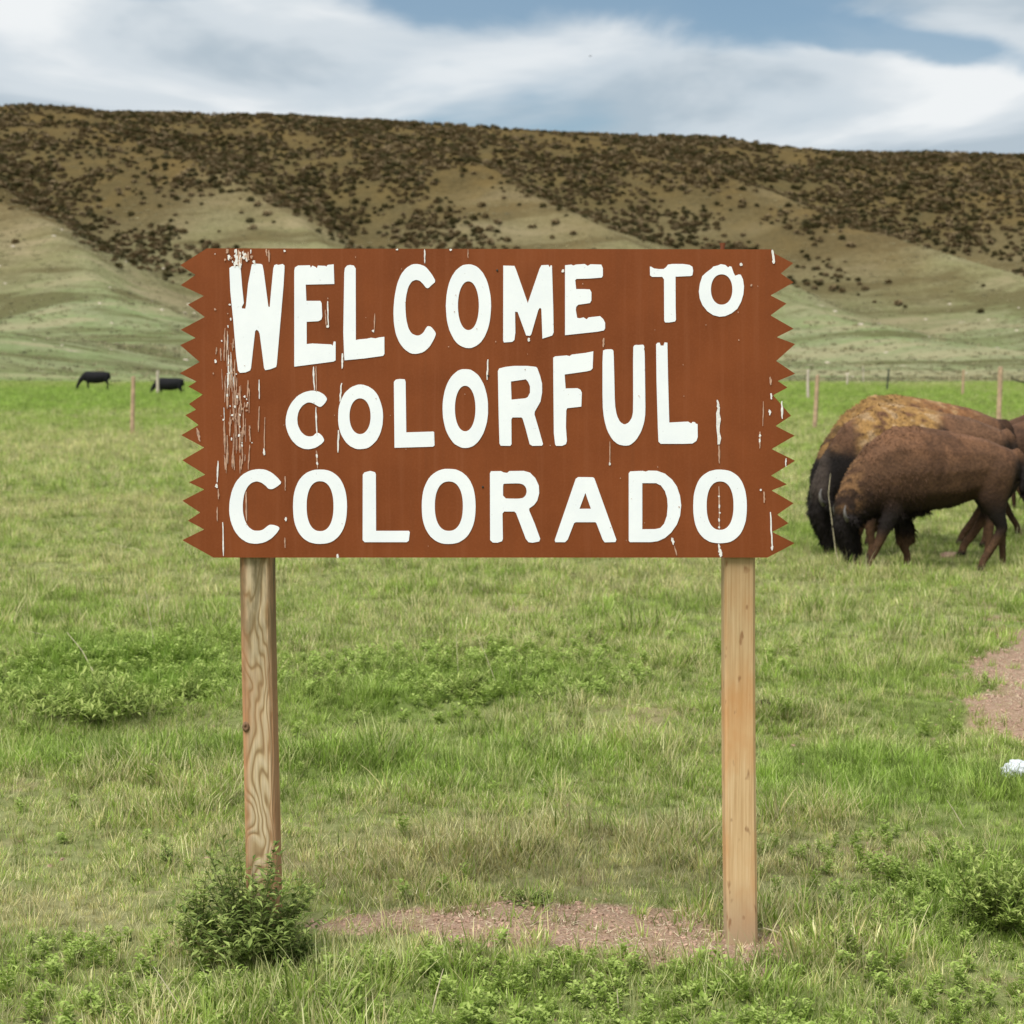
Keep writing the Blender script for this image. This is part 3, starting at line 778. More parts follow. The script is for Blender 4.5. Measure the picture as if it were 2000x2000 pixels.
L3 = [(978,100),(1000,75),(1035,75),(1050,120),(1095,120),(1110,70),(1155,75),(1165,600),(1185,1330),(1480,1315),(1530,1345),(1550,1320),(1590,1325),(1600,1345),(1630,1355),(1632,1560),(1610,1620),(1550,1660),(1400,1665),(1050,1665),(1015,1630),(1005,1400),(985,700)]
C3 = [(895,470),(840,400),(750,320),(650,275),(540,268),(430,290),(320,350),(230,450),(170,580),(135,740),(130,900),(155,1040),(210,1170),(290,1270),(400,1340),(520,1355),(640,1335),(740,1280),(820,1200),(865,1130),(840,1100),(780,1080),(720,1075),(680,1100),(620,1150),(560,1165),(480,1160),(410,1110),(360,1020),(330,900),(328,760),(350,620),(400,520),(460,465),(530,445),(600,465),(660,510),(700,555),(750,562),(800,540)]
L4 = [(212,350),(235,318),(320,295),(390,315),(402,345),(405,1165),(880,1165),(895,1185),(880,1310),(850,1330),(240,1330),(210,1300)]
R3 = [(200,330),(215,300),(360,298),(400,318),(450,325),(480,298),(690,295),(780,320),(860,400),(910,510),(915,620),(885,730),(840,790),(770,840),(770,870),(850,1060),(930,1280),(915,1320),(820,1338),(760,1330),(720,1280),(580,910),(555,885),(405,885),(382,915),(388,1280),(375,1315),(310,1338),(240,1335),(203,1300)]
R3i = [(390,490),(410,480),(620,475),(680,490),(720,530),(735,590),(720,650),(680,690),(600,700),(390,695)]
A3 = [(1140,1300),(1150,1330),(1290,1330),(1330,1290),(1420,1055),(1445,1040),(1730,1040),(1745,1055),(1835,1290),(1865,1332),(2020,1328),(2036,1295),(1740,470),(1715,400),(1690,388),(1480,385),(1445,410)]
A3i = [(1585,615),(1665,845),(1500,845)]
D3 = [(245,285),(265,262),(420,255),(460,265),(490,252),(600,255),(700,290),(790,365),(850,450),(890,570),(905,690),(890,820),(850,930),(780,1030),(700,1100),(610,1140),(520,1152),(260,1152),(245,1135)]
D3i = [(415,410),(590,410),(650,440),(700,510),(728,600),(735,700),(725,820),(690,920),(640,975),(580,988),(415,990)]
ch = chaikin
letters = [
    (A_, [W1]), (A_, [E1]), (B_, [L1]), (B_, [ch(C1)]), (C_, [oval(88, 797, 130, 1447, 2.12, jig=.004), oval(277, 606, 398, 1165, 2.1)]), (C_, [M1]), (D_, [E2]),
    (E_, [T1]), (E_, [O2, oval(1035, 1372, 288, 765, 2.15)]),
    (G_, [ch(C2)]), (G_, [oval(968, 1674, 735, 1750, 2.1, jig=.006), oval(1148, 1480, 950, 1512, 2.1)]), (H_, [L2]),
    (H_, [oval(920, 1636, 488, 1730, 2.08, jig=.005), oval(1115, 1438, 752, 1468, 2.1)]), (I_, [R2, R2i]), (I_, [F2]), (J_, [ch(U2)]), (J_, [L3]),
    (K_, [ch(C3)]), (K_, [oval(1058, 1840, 275, 1355, 2.35, jig=.003), oval(1255, 1645, 445, 1170, 2.3)]), (Lz, [L4]),
    (Lz, [oval(1068, 1850, 265, 1357, 2.3, jig=.003), oval(1258, 1665, 448, 1166, 2.3)]), (M_, [R3, ch(R3i)]), (M_, [A3, A3i]), (O_, [D3, D3i]),
    (O_, [oval(1056, 1730, 240, 1166, 2.4, jig=.004), oval(1225, 1563, 388, 998, 2.3)])]
for (ox, oy, s), lp in letters:
    flat_shape('letter', [zc(ox, oy, s, l) for l in lp], -0.0022, 0.0016, [M_LET], board)

# white drips, flecks and scrapes on the board
V, Fc, MI = [], [], []
def fleck(x0, y0, x1, y1, wd, mi, lift):
    a, b_ = on_plane(x0, y0, -0.003 - lift), on_plane(x1, y1, -0.003 - lift)
    d = b_ - a; n_ = np.linalg.norm(d)
    d = d / n_ if n_ > 1e-6 else np.array([0, 0, -1.]); s = np.array([d[2], 0, -d[0]]) * wd / 490 / 2
    k = len(V); n = 6
    L_, R_ = [], []
    for i in range(n + 1):
        t = i / n; ww = (math.sin(math.pi * (0.12 + 0.8 * t)) ** 0.6) * random.uniform(0.6, 1.15)
        p = a + (b_ - a) * t + s * random.uniform(-0.3, 0.3)
        L_.append(p - s * ww); R_.append(p + s * ww)
    V.extend(L_ + R_)
    for i in range(n):
        Fc.append((k + i, k + i + 1, k + n + 1 + i + 1, k + n + 1 + i)); MI.append(mi)
FL = [(612, 716, 614, 762, 3.5, 0), (617, 715, 618, 765, 2.5, 1), (669, 690, 668, 720, 4, 0), (667, 748, 664, 784, 4, 0), (661, 840, 660, 884, 4, 0), (617, 795, 619, 850, 3.5, 0),
      (618, 880, 620, 915, 3, 1), (619, 887, 619, 894, 5, 0), (619, 902, 620, 908, 5, 0), (953, 702, 951, 742, 3.5, 0), (1401, 781, 1404, 800, 5, 0), (1403, 795, 1404, 868, 9, 0),
      (1404, 870, 1405, 905, 4, 1), (1404, 950, 1405, 1034, 3, 1), (1404, 968, 1404, 971, 4, 0), (1405, 985, 1405, 993, 3, 0), (1406, 1000, 1406, 1003, 4, 0), (1404, 1012, 1405, 1019, 4, 0), (1404, 1028, 1405, 1032, 4, 0),
      (1404, 1062, 1405, 1075, 4, 0), (1406, 1072, 1408, 1088, 7, 0), (829, 487, 830, 514, 3, 0), (914, 487, 914, 504, 2.5, 1), (640, 588, 641, 636, 3, 0), (635, 605, 637, 636, 3, 1), (639, 635, 641, 640, 6, 0),
      (732, 612, 731, 645, 2.5, 1), (729, 644, 729, 649, 5, 0), (517, 815, 516, 880, 2.5, 1), (515, 876, 516, 889, 4.5, 0), (1179, 660, 1178, 678, 4, 1), (1191, 862, 1191, 908, 2.2, 1), (1191, 903, 1191, 909, 4, 0),
      (1504, 736, 1506, 752, 4, 1), (1506, 768, 1507, 780, 4, 0), (1491, 784, 1490, 832, 2.5, 1), (1503, 800, 1504, 811, 5, 0), (1484, 843, 1484, 876, 3.5, 1), (1484, 848, 1484, 853, 5, 0), (1484, 857, 1484, 864, 4, 0), (1527, 783, 1528, 818, 4.5, 0),
      (1535, 895, 1535, 912, 3.5, 0), (1505, 1000, 1508, 1070, 4, 0), (1508, 1066, 1508, 1075, 5, 0), (1492, 960, 1493, 982, 3.5, 1), (1485, 955, 1486, 959, 5, 0), (1312, 1050, 1316, 1064, 5, 0), (1317, 1066, 1322, 1085, 3, 1),
      (1508, 488, 1512, 513, 5, 0), (1511, 508, 1511, 515, 6, 0), (1446, 514, 1449, 519, 6, 0), (1466, 556, 1469, 558, 5, 1), (435, 1020, 436, 1086, 3.2, 0), (426, 900, 424, 942, 3.5, 0), (423, 945, 423, 953, 5.5, 0), (426, 955, 427, 975, 3.5, 1), (424, 990, 424, 1018, 2.5, 1),
      (557, 930, 557, 958, 3, 1), (558, 1010, 558, 1018, 4.5, 0), (556, 1050, 557, 1070, 3, 1), (659, 1082, 660, 1090, 5, 0), (480, 960, 482, 1018, 4, 1), (423, 678, 422, 692, 3, 1), (421, 702, 421, 709, 5, 0), (420, 602, 420, 606, 5, 1),
      (420, 495, 420, 497, 2, 0), (384, 836, 390, 862, 6, 1), (1032, 660, 1033, 667, 5, 0), (1100, 526, 1099, 532, 6, 0), (555, 488, 556, 492, 5, 0), (880, 486, 880, 490, 5, 0), (775, 486, 776, 489, 5, 0), (520, 486, 521, 500, 3, 1), (525, 488, 526, 512, 4, 1)]
rf = random.Random(3); NBIG = len(FL)
for _ in range(120):        # streaked band down the left side
    x = rf.gauss(462, 13) if rf.random() < 0.75 else rf.uniform(430, 510)
    y = rf.uniform(640, 905); ln = rf.uniform(10, 60)
    if y + ln > 925: continue
    if y < 728 and x > 444 + (y - 520) * 0.085 and x < 545: continue
    FL.append((x, y, x + rf.uniform(-2, 2), y + ln, rf.uniform(1.2, 3.2), 1 if rf.random() < 0.9 else 0))
for _ in range(75):
    x = rf.gauss(464, 16); y = rf.uniform(560, 870)
    if y < 728 and x > 444 + (y - 520) * 0.085: continue
    FL.append((x, y, x + 0.5, y + rf.uniform(2, 6), rf.uniform(2.5, 5), 0 if rf.random() < 0.6 else 1))
for _ in range(60):         # above the first letter
    x = rf.gauss(466, 10) if rf.random() < .7 else rf.uniform(440, 500); y = rf.uniform(486, 512)
    FL.append((x, y, x + rf.uniform(-1, 1), y + rf.uniform(3, 16), rf.uniform(2, 6), 0 if rf.random() < 0.6 else 1))
for _ in range(45):
    x = rf.uniform(420, 1500); y = rf.uniform(490, 1080)
    FL.append((x, y, x + 0.5, y + rf.uniform(1, 3), rf.uniform(1.2, 2.6), 1))
small = []
for i, f in enumerate(FL):
    if i < NBIG and f[5] == 0 and f[3] - f[1] >= 16:      # the larger drips one by one
        V, Fc, MI = [], [], []; fleck(*f, lift=i * 4e-6); mesh_obj('paint_drip', V, Fc, M_DROP, board)
    else: small.append((i, f))
V, Fc, MI = [], [], []
for i, f in small: fleck(*f, lift=i * 4e-6)
o = mesh_obj('paint_flecks', V, Fc, [M_DROP, M_DROP2], board)
o.data.polygons.foreach_set('material_index', MI)
tag(o, 'fine white and pinkish paint flecks and thin streaks on the board', kind='stuff')

# posts
def mat_wood(name, figured):
    m, t, b = new_mat(name); g = T(t)
    if figured:
        big = g.noise(g.coord('Object', (7, 7, 1.9), (3.1, 0, 0.4)), 1.0, 2, 0.45, 0.6)
        sx_ = g.n('ShaderNodeSeparateXYZ'); g.L(g.coord('Object'), sx_.inputs[0])
        ph = g.math('ADD', g.math('MULTIPLY', big, 84), g.math('MULTIPLY', sx_.outputs[0], 90))
        ring = g.math('MULTIPLY', g.math('ADD', g.math('SINE', ph), 1.0), 0.5)
        fine = g.noise(g.coord('Object', (130, 130, 5)), 1, 4, 0.6)
        c = g.ramp(ring, [(0.0, (0.30, 0.20, 0.095)), (0.12, (0.41, 0.285, 0.145)), (0.35, (0.54, 0.41, 0.235)), (1.0, (0.62, 0.49, 0.31))])
        c = g.mix(g.ramp(g.noise(g.coord('Object', (9, 9, 2)), 1, 3, 0.5), [(0.42, 0.0), (0.65, 0.75)]), c, (0.42, 0.215, 0.105))
        edge = g.ramp(g.math('ABSOLUTE', g.math('ADD', sx_.outputs[0], g.math('MULTIPLY', sx_.outputs[2], 0.006))), [(0.034, 0.0), (0.058, 0.8)])
        c = g.mix(edge, c, (0.50, 0.24, 0.115))
        c = g.mix(g.ramp(fine, [(0.35, 0.35), (0.6, 0.0)]), c, (0.17, 0.11, 0.06))
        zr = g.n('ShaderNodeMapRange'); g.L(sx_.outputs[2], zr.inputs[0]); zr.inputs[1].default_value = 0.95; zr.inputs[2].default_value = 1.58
        upper_dark = g.math('MULTIPLY', zr.outputs[0], g.ramp(g.noise(g.coord('Object', (16, 16, 3.5)), 1, 4, 0.6), [(0.44, 1.0), (0.60, 0.1)]))  # dark brown noise patches, stronger towards the upper part of the post
        c = g.mix(upper_dark, c, (0.13, 0.105, 0.05))
        hgt = ring
    else:
        grain = g.noise(g.coord('Object', (95, 95, 2.2)), 1, 5, 0.65)
        big = g.noise(g.coord('Object', (5, 5, 2.3)), 1, 4, 0.55)
        c = g.ramp(grain, [(0.3, (0.48, 0.29, 0.135)), (0.55, (0.64, 0.43, 0.225)), (0.75, (0.72, 0.53, 0.32))])
        c = g.mix(g.ramp(big, [(0.42, 0.0), (0.62, 0.8)]), c, (0.56, 0.27, 0.10))
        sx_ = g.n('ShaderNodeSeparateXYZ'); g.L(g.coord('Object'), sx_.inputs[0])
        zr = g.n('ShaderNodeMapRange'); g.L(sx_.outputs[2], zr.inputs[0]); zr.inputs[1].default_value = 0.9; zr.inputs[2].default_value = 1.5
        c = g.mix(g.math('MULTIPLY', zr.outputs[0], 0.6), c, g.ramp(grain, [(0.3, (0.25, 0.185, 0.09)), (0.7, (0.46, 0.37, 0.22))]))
        zr2 = g.n('ShaderNodeMapRange'); g.L(sx_.outputs[2], zr2.inputs[0]); zr2.inputs[1].default_value = 0.28; zr2.inputs[2].default_value = 0.02
        c = g.mix(g.math('MULTIPLY', zr2.outputs[0], 0.75), c, (0.36, 0.29, 0.20))
        spots = g.ramp(g.noise(g.coord('Object', (30, 30, 14)), 1, 2, 0.4), [(0.66, 0.0), (0.74, 0.7)])
        c = g.mix(spots, c, (0.22, 0.10, 0.04))
        hgt = grain
    g.L(c, b.inputs['Base Color'])
    b.inputs['Roughness'].default_value = 0.85
    g.bump(b, hgt, 0.35, 0.003)
    return m
def sign_post(topx, botx, mat, yaw, wd=0.125):
    t_ = on_plane(topx, 1090, 0.08); b_ = on_plane(botx, 1850, 0.08)
    sl = (t_[0] - b_[0]) / (t_[2] - b_[2])
    V, Fc = [], []
    zs = list(np.linspace(-0.35, 2.72, 40)); c = 0.011
    h = wd / 2
    prof = [(-h + c, -h), (h - c, -h), (h, -h + c), (h, h - c), (h - c, h), (-h + c, h), (-h, h - c), (-h, -h + c)]
    ca, sa = math.cos(yaw), math.sin(yaw); n = len(prof)
    for i, z in enumerate(zs):
        wob = 0.0018 * math.sin(z * 3.1 + topx); k = 1 + 0.012 * math.sin(z * 2.3 + botx)
        for (u, v) in prof:
            V.append((sl * z + (u * ca - v * sa) * k + wob, (u * sa + v * ca) * k, z))
    for i in range(len(zs) - 1):
        for j in range(n):
            Fc.append((i * n + j, i * n + (j + 1) % n, (i + 1) * n + (j + 1) % n, (i + 1) * n + j))
    Fc.append(tuple(range(n))[::-1]); Fc.append(tuple(range((len(zs) - 1) * n, len(zs) * n)))
    o = mesh_obj('post', V, Fc, mat, sign)
    o.location = (b_[0] - sl * b_[2], 0.02 + h + 0.002, 0)
    return o
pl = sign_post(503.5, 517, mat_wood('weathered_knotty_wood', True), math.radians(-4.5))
tag(pl, 'knotty weathered post with wavy grain')
def disc(parent, px, py, rx, rz, mat, name, Y=-0.002):
    V = []; n = 14; p = on_plane(px, py, parent.location.y - 0.0645)
    rings = ((1.0, 0.004), (0.8, -0.002), (0.35, -0.004), (0.2, 0.001))
    for r, d in rings:
        for i in range(n):
            a = i * 6.283 / n; V.append((p[0] - parent.location.x + r * rx * math.cos(a), p[1] - parent.location.y + d, p[2] + r * rz * math.sin(a)))
    Fc = [(k * n + i, k * n + (i + 1) % n, (k + 1) * n + (i + 1) % n, (k + 1) * n + i) for k in range(3) for i in range(n)] + [tuple(range(3 * n, 4 * n))]
    return mesh_obj(name, V, Fc, mat, parent, smooth=True)
disc(pl, 480, 1420, 0.015, 0.022, mat_simple('knot_wood', (0.19, 0.11, 0.06), 0.8, 0.5, 90), 'knot')
pr = sign_post(1441, 1446, mat_wood('smooth_tan_wood', False), math.radians(1.0))
tag(pr, 'smooth tan post')
for (a, c) in ((971, 528), (953.5, 734), (943, 951)):
    p = on_plane(a, c, 0.0); V = []
    for r, d in ((0.0045, 0.0), (0.0042, -0.0025), (0.0025, -0.0035)):
        for i in range(8): V.append((p[0] + r * math.cos(i * .785), -0.0005 + d, p[2] + r * math.sin(i * .785)))
    mesh_obj('screw', V, [(k * 8 + i, k * 8 + (i + 1) % 8, (k + 1) * 8 + (i + 1) % 8, (k + 1) * 8 + i) for k in range(2) for i in range(8)] + [tuple(range(16, 24))], M_TWIG, board)
# rusty bracket stub showing above the board, over the right post
V, Fc = [], []
p = on_plane(1411, 480, 0.03)
for z in (p[2] - 0.12, p[2] - 0.004, p[2] + 0.008, p[2] + 0.011):
    r = 0.009 if z < p[2] else 0.012
    for i in range(8): V.append((p[0] + r * math.cos(i * .785), 0.0265 + 0.0085 * math.sin(i * .785), z))
Fc = [(k * 8 + i, k * 8 + (i + 1) % 8, (k + 1) * 8 + (i + 1) % 8, (k + 1) * 8 + i) for k in range(3) for i in range(8)] + [tuple(range(24, 32))]
mesh_obj('bolt', V, Fc, mat_simple('rust', (0.16, 0.05, 0.02), 0.8), sign)

# ------------------------------------------------------------------ single plants near the sign
def stem_tube(V, Fc, pts, r0, r1, n=4):
    k = len(V); m = len(pts)
    for i, p in enumerate(pts):
        r = r0 + (r1 - r0) * i / (m - 1)
        d = pts[min(i + 1, m - 1)] - pts[max(i - 1, 0)]; d = d / (np.linalg.norm(d) + 1e-9)
        s = np.cross(d, [0.3, 1, 0.2]); s /= np.linalg.norm(s); u = np.cross(d, s)
        for j in range(n): V.append(p + r * (s * math.cos(6.283 * j / n) + u * math.sin(6.283 * j / n)))
    for i in range(m - 1):
        for j in range(n): Fc.append((k + i * n + j, k + i * n + (j + 1) % n, k + (i + 1) * n + (j + 1) % n, k + (i + 1) * n + j))
def bush(name, loc, w_, h, nst, nlf, ll, mat, label, lean=(0, 0), seed=1, upright=0.5, cat='bush'):
    r = random.Random(seed)
    root = empty(name, loc)
    V, Fc, bv = [], [], []; SV, SF = [], []
    for s in range(nst):
        a = r.uniform(0, 6.283); rad = w_ / 2 * math.sqrt(r.random())
        hh = h * (1 - 0.55 * (rad / (w_ / 2)) ** 2) * r.uniform(0.5, 1.2) * (0.85 + 0.3 * math.sin(2 * a + seed))
        tip = np.array([rad * math.cos(a) + lean[0] * hh, rad * math.sin(a) * 0.9 + lean[1] * hh, hh])
        bs = np.array([tip[0] * 0.25, tip[1] * 0.25, -0.01]); mid = bs * 0.4 + tip * 0.6 + np.array([0, 0, hh * 0.08])
        pts = [bs, bs * 0.6 + mid * 0.4, mid, tip]
        stem_tube(SV, SF, pts, 0.003, 0.001, 3)
        for i in range(nlf):
            t = 0.2 + 0.8 * (i + r.random()) / nlf
            p = (bs * (1 - t) + mid * t) if t < .5 else (mid * (2 - 2 * t) * 1.0 + tip * (2 * t - 1))
            p = bs + (tip - bs) * t + np.array([0, 0, 0.06 * hh * math.sin(math.pi * t)])
            b_ = r.uniform(0, 6.283)
            d = np.array([math.cos(b_), math.sin(b_), r.uniform(-0.1, 2 * upright)])
            leaf(V, Fc, bv, p, d, np.array([0, 0, 1.]), ll * r.uniform(0.6, 1.25), ll * r.uniform(0.25, 0.4) * (0.62 if ll > 0.048 else 1), min(1, r.random() * (0.35 + 0.75 * t)))  # inner leaves darker: shade inside the bush put into the leaf tone
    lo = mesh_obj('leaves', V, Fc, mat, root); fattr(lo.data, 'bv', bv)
    mesh_obj('stems', SV, SF, M_STEM, root)
    tag(root, label, cat)
    return root
def at(px, py):
    p = gp(px, py); return (p[0], p[1], tz(p[0], p[1]) - 0.005)
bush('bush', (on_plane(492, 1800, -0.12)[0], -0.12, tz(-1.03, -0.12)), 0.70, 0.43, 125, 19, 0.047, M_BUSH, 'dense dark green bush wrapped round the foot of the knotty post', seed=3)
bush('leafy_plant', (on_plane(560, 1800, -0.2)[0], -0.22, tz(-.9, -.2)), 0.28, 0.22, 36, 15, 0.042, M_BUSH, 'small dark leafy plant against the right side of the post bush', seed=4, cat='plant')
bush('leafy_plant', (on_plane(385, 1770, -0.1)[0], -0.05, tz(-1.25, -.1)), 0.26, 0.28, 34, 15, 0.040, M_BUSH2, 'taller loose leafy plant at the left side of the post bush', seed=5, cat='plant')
bush('leafy_plant', at(325, 1690), 0.13, 0.11, 18, 14, 0.028, M_BUSH, 'tiny dark plant in the grass left of the knotty post', seed=6, cat='plant')
bush('bush', at(1945, 1815), 0.44, 0.34, 110, 22, 0.040, M_BUSH2, 'bright green bush in the grass below the crumpled white scrap', seed=7, upright=0.9)
bush('leafy_plant', at(1030, 1782), 0.27, 0.055, 30, 12, 0.026, M_BUSH, 'flat dark plant at the back edge of the bare dirt patch', seed=8, cat='plant')
bush('leafy_plant', at(1434, 1806), 0.04, 0.15, 9, 16, 0.026, M_BUSH2, 'little light green plant growing up the front of the smooth tan post', seed=9, upright=1.0, cat='plant')
bush('weed_clump', at(205, 1415), 1.25, 0.25, 150, 12, 0.085, M_BUSH2, 'broad clump of lance-leaved weeds under the leaning dead stalk', seed=10, upright=0.8, cat='weeds')
bush('weed_clump', at(375, 1385), 0.40, 0.20, 45, 14, 0.07, M_BUSH2, 'smaller clump of lance-leaved weeds beside the broad clump', seed=11, upright=0.8, cat='weeds')
bush('weed_clump', at(60, 1400), 0.5, 0.18, 55, 12, 0.075, M_BUSH2, 'ragged weed clump at the far side of the broad clump from the knotty post', seed=21, upright=0.8, cat='weeds')
bush('weed_clump', at(905, 1385), 0.65, 0.17, 70, 13, 0.055, M_BUSH2, 'low weed clump in the open grass midway between the two posts', seed=12, upright=0.8, cat='weeds')
bush('weed_clump', at(1080, 1400), 0.55, 0.16, 55, 13, 0.05, M_BUSH2, 'pale green weed clump nearer the smooth post, in the open grass', seed=13, upright=0.7, cat='weeds')
bush('weed_clump', at(1650, 1870), 0.12, 0.2, 14, 14, 0.03, M_BUSH2, 'thin upright weed right of the smooth tan post', seed=14, upright=0.9, cat='weeds')
bush('leafy_plant', at(75, 1265), 0.10, 0.20, 5, 7, 0.07, M_BUSH2, 'single tall milkweed-like stem with pale leaves behind the broad clump', seed=16, upright=1.2, cat='plant')
bush('leafy_plant', at(132, 1262), 0.08, 0.22, 4, 7, 0.07, M_BUSH2, 'second tall stem with pale upright leaves behind the broad clump', seed=17, upright=1.2, cat='plant')

def stalk(pts_px, label, r0=0.004, dY=0.0, name='dead_stalk', twigs=0):
    """dry stalk: first pixel stands on the ground, the others at the same distance"""
    b_ = gp(*pts_px[0]); b_[2] = tz(b_[0], b_[1]) - 0.01
    pts = [b_]
    for i, (a, c) in enumerate(pts_px[1:]):
        p = on_plane(a, c, b_[1] + dY * (i + 1)); p[2] += b_[2]; pts.append(p)
    pts = [np.array(p) for p in pts]
    fine = []
    for i in range(len(pts) - 1):
        for t in (0, .33, .66): fine.append(pts[i] * (1 - t) + pts[i + 1] * t)
    fine.append(pts[-1])
    o_ = fine[0].copy(); V, Fc = [], []
    stem_tube(V, Fc, [p - o_ for p in fine], r0, r0 * 0.45, 5)
    r = random.Random(len(label))
    for _ in range(twigs):
        i = r.randint(2, len(fine) - 1); p = fine[i] - o_
        stem_tube(V, Fc, [p, p + np.array([r.uniform(-.05, .05), r.uniform(-.03, .03), r.uniform(0.0, .05)])], r0 * .5, r0 * .2, 4)
    o = mesh_obj(name, V, Fc, M_STRAW, smooth=True); o.location = o_
    return tag(o, label, 'stalk')
stalk([(192, 1345), (160, 1285), (131, 1250)], 'thick pale dead stalk leaning left out of the broad weed clump', 0.0048)
stalk([(306, 1310), (292, 1240), (282, 1168)], 'slim pale dead stalk standing nearly upright behind the smaller weed clump', 0.0035, twigs=4)
stalk([(165, 1295), (110, 1275), (48, 1262)], 'thin arching straw bending left over the broad weed clump', 0.002)
stalk([(838, 1992), (852, 1930), (866, 1880)], 'thick short straw stub in front of the bare dirt patch', 0.004)
stalk([(1212, 1990), (1208, 1950), (1205, 1915)], 'pale upright straw stub in front of the smooth tan post', 0.0035)
stalk([(552, 1828), (530, 1790), (480, 1733)], 'brown woody stem slanting across the post bush', 0.004)
stalk([(895, 1345), (892, 1290), (891, 1235)], 'fine pale seed stalk rising from the low weed clump', 0.0022)
stalk([(972, 1372), (945, 1300), (925, 1258)], 'fine bent seed stalk left of the pale weed clump', 0.0022)
stalk([(1640, 1110), (1632, 1080), (1618, 970), (1622, 930)], 'tall straw in front of the grazing bison head', 0.006)
stalk([(1885, 1620), (1862, 1580), (1850, 1562)], 'pale straw leaning left below the trail', 0.003)
stalk([(1530, 1832), (1522, 1818), (1490, 1808)], 'curved bleached stick lying against the smooth tan post', 0.006)
stalk([(360, 1985), (330, 1935), (300, 1890)], 'dry yellow straw slanting below the post bush', 0.0035)
stalk([(285, 1095), (272, 1075), (200, 1060)], 'bleached straw lying in the pasture before the grazing cattle', 0.004)

# crumpled white scrap at the trail edge
def crumple(name, loc, r, mat, label, cat, sq=0.65, seed=2):
    import bmesh
    bm = bmesh.new(); bmesh.ops.create_icosphere(bm, subdivisions=4, radius=1)
    for v in bm.verts:
        n_ = v.co.normalized()
        k = 0.65 + 0.5 * float(fbm(np.array([n_.x * 2.3 + n_.z + seed]), np.array([n_.y * 2.3 + n_.z * 1.7]), 5, 4)[0])
        k += 0.12 * abs(math.sin(n_.x * 7 + n_.z * 5)) + 0.08 * abs(math.sin(n_.y * 9 - n_.z * 4))
        v.co = Vector((n_.x * k * r * 1.25, n_.y * k * r, max(-0.3, n_.z) * k * r * sq))
    me = bpy.data.meshes.new(name); bm.to_mesh(me); bm.free(); me.materials.append(mat)
    o = bpy.data.objects.new(name, me); COL.objects.link(o); o.location = loc
    return tag(o, label, cat)
p = gp(1992, 1530)
crumple('white_scrap', (p[0], p[1], tz(p[0], p[1]) + 0.03), 0.085, mat_simple('white_plastic', (0.56, 0.58, 0.61), 0.5, 0.2, 30), 'crumpled white scrap lying in the grass beside the dirt trail', 'scrap', 0.75)
M_DUNG = mat_simple('dung', (0.035, 0.022, 0.014), 0.95, 0.5, 60)
for (a, c, r, l) in ((1490, 1416, 0.035, 'dark dung lump beside the smooth tan post'), (1370, 1285, 0.04, 'brown dung lump in the grass left of the smooth tan post'),
                     (1668, 1250, 0.035, 'small brown dung lump right of the smooth tan post'), (1855, 1078, 0.10, 'flat tan clod in the grass under the grazing bison')):
    p = gp(a, c)
    crumple('dung_pile' if 'dung' in l else 'dirt_clod', (p[0], p[1], tz(p[0], p[1]) + 0.012), r, M_DUNG if 'dung' in l else M_CLOD, l, 'dung' if 'dung' in l else 'clod', 0.5, seed=a % 7)

# ------------------------------------------------------------------ fence posts in the pasture
M_FPOST = mat_simple('fence_wood', (0.42, 0.29, 0.185), 0.9, 0.35, 6)
M_FPALE = mat_simple('fence_pale', (0.50, 0.42, 0.34), 0.9, 0.25, 6)
M_FDARK = mat_simple('fence_steel', (0.06, 0.07, 0.05), 0.8, 0.3, 6)
def fence_post(px, ytop, ybot, r, mat, label, lean=0.0, steel=False):
    b_ = gp(px, ybot); t_ = on_plane(px + lean, ytop, b_[1])
    b_[2] = tz(b_[0], b_[1])
    H = t_[2] - b_[2]
    V, Fc = [], []
    rr = random.Random(px)
    if steel:
        prof = [(-1, -.15), (-.15, -.15), (-.15, -1), (.15, -1), (.15, -.15), (1, -.15), (1, .15), (-1, .15)]
    else:
        prof = [(math.cos(i * .6283) * rr.uniform(.9, 1.08), math.sin(i * .6283) * rr.uniform(.9, 1.08)) for i in range(10)]
    n = len(prof); zs = [-0.3, 0, .25, .5, .75, .97, 1.0]
    for z in zs:
        f = z * H if z >= 0 else z
        k = r * (1.06 - 0.14 * max(0, z)) * (0.8 if z == 1.0 else 1)
        dx = (t_[0] - b_[0]) * max(0, z) + rr.uniform(-.1, .1) * r
        for (u, v) in prof: V.append((dx + u * k, v * k, f + (0.25 * u * k if z >= .97 else 0)))
    m = len(zs)
    for i in range(m - 1):
        for j in range(n): Fc.append((i * n + j, i * n + (j + 1) % n, (i + 1) * n + (j + 1) % n, (i + 1) * n + j))
    Fc.append(tuple(range((m - 1) * n, m * n)))
    o = mesh_obj('fence_post', V, Fc, mat); o.location = b_
    return tag(o, label, 'fence post', 'posts of the pasture fence')
fence_post(258, 735, 850, 0.07, M_FPOST, 'tan wooden fence post standing in the pasture between the two black cattle', 2)
fence_post(308, 724, 773, 0.11, M_FPALE, 'pale bleached fence post in front of the second black cow', 0)
fence_post(1591, 732, 838, 0.075, M_FPOST, 'tan-brown fence post right behind the head of the leading bison', 6)
fence_post(1578, 722, 780, 0.10, M_FPALE, 'faint pale fence post beyond the tan-brown one by the leading bison', 0)
fence_post(1732, 720, 765, 0.07, M_FDARK, 'thin dark steel fence post far behind the bison humps', 4, True)
fence_post(1880, 722, 776, 0.09, M_FPOST, 'slim wooden fence post far behind the tail of the shaggy bison', 2)
fence_post(1951, 716, 832, 0.095, M_FPOST, 'stout tall wooden fence post behind the rump of the dark brown bison', 3)
fence_post(1655, 733, 752, 0.10, M_FPALE, 'short white-looking fence post at the foot of the hill', 0)
fence_post(1686, 716, 748, 0.06, M_FPALE, 'faint thin fence post at the foot of the hill beside the short white one', 0)
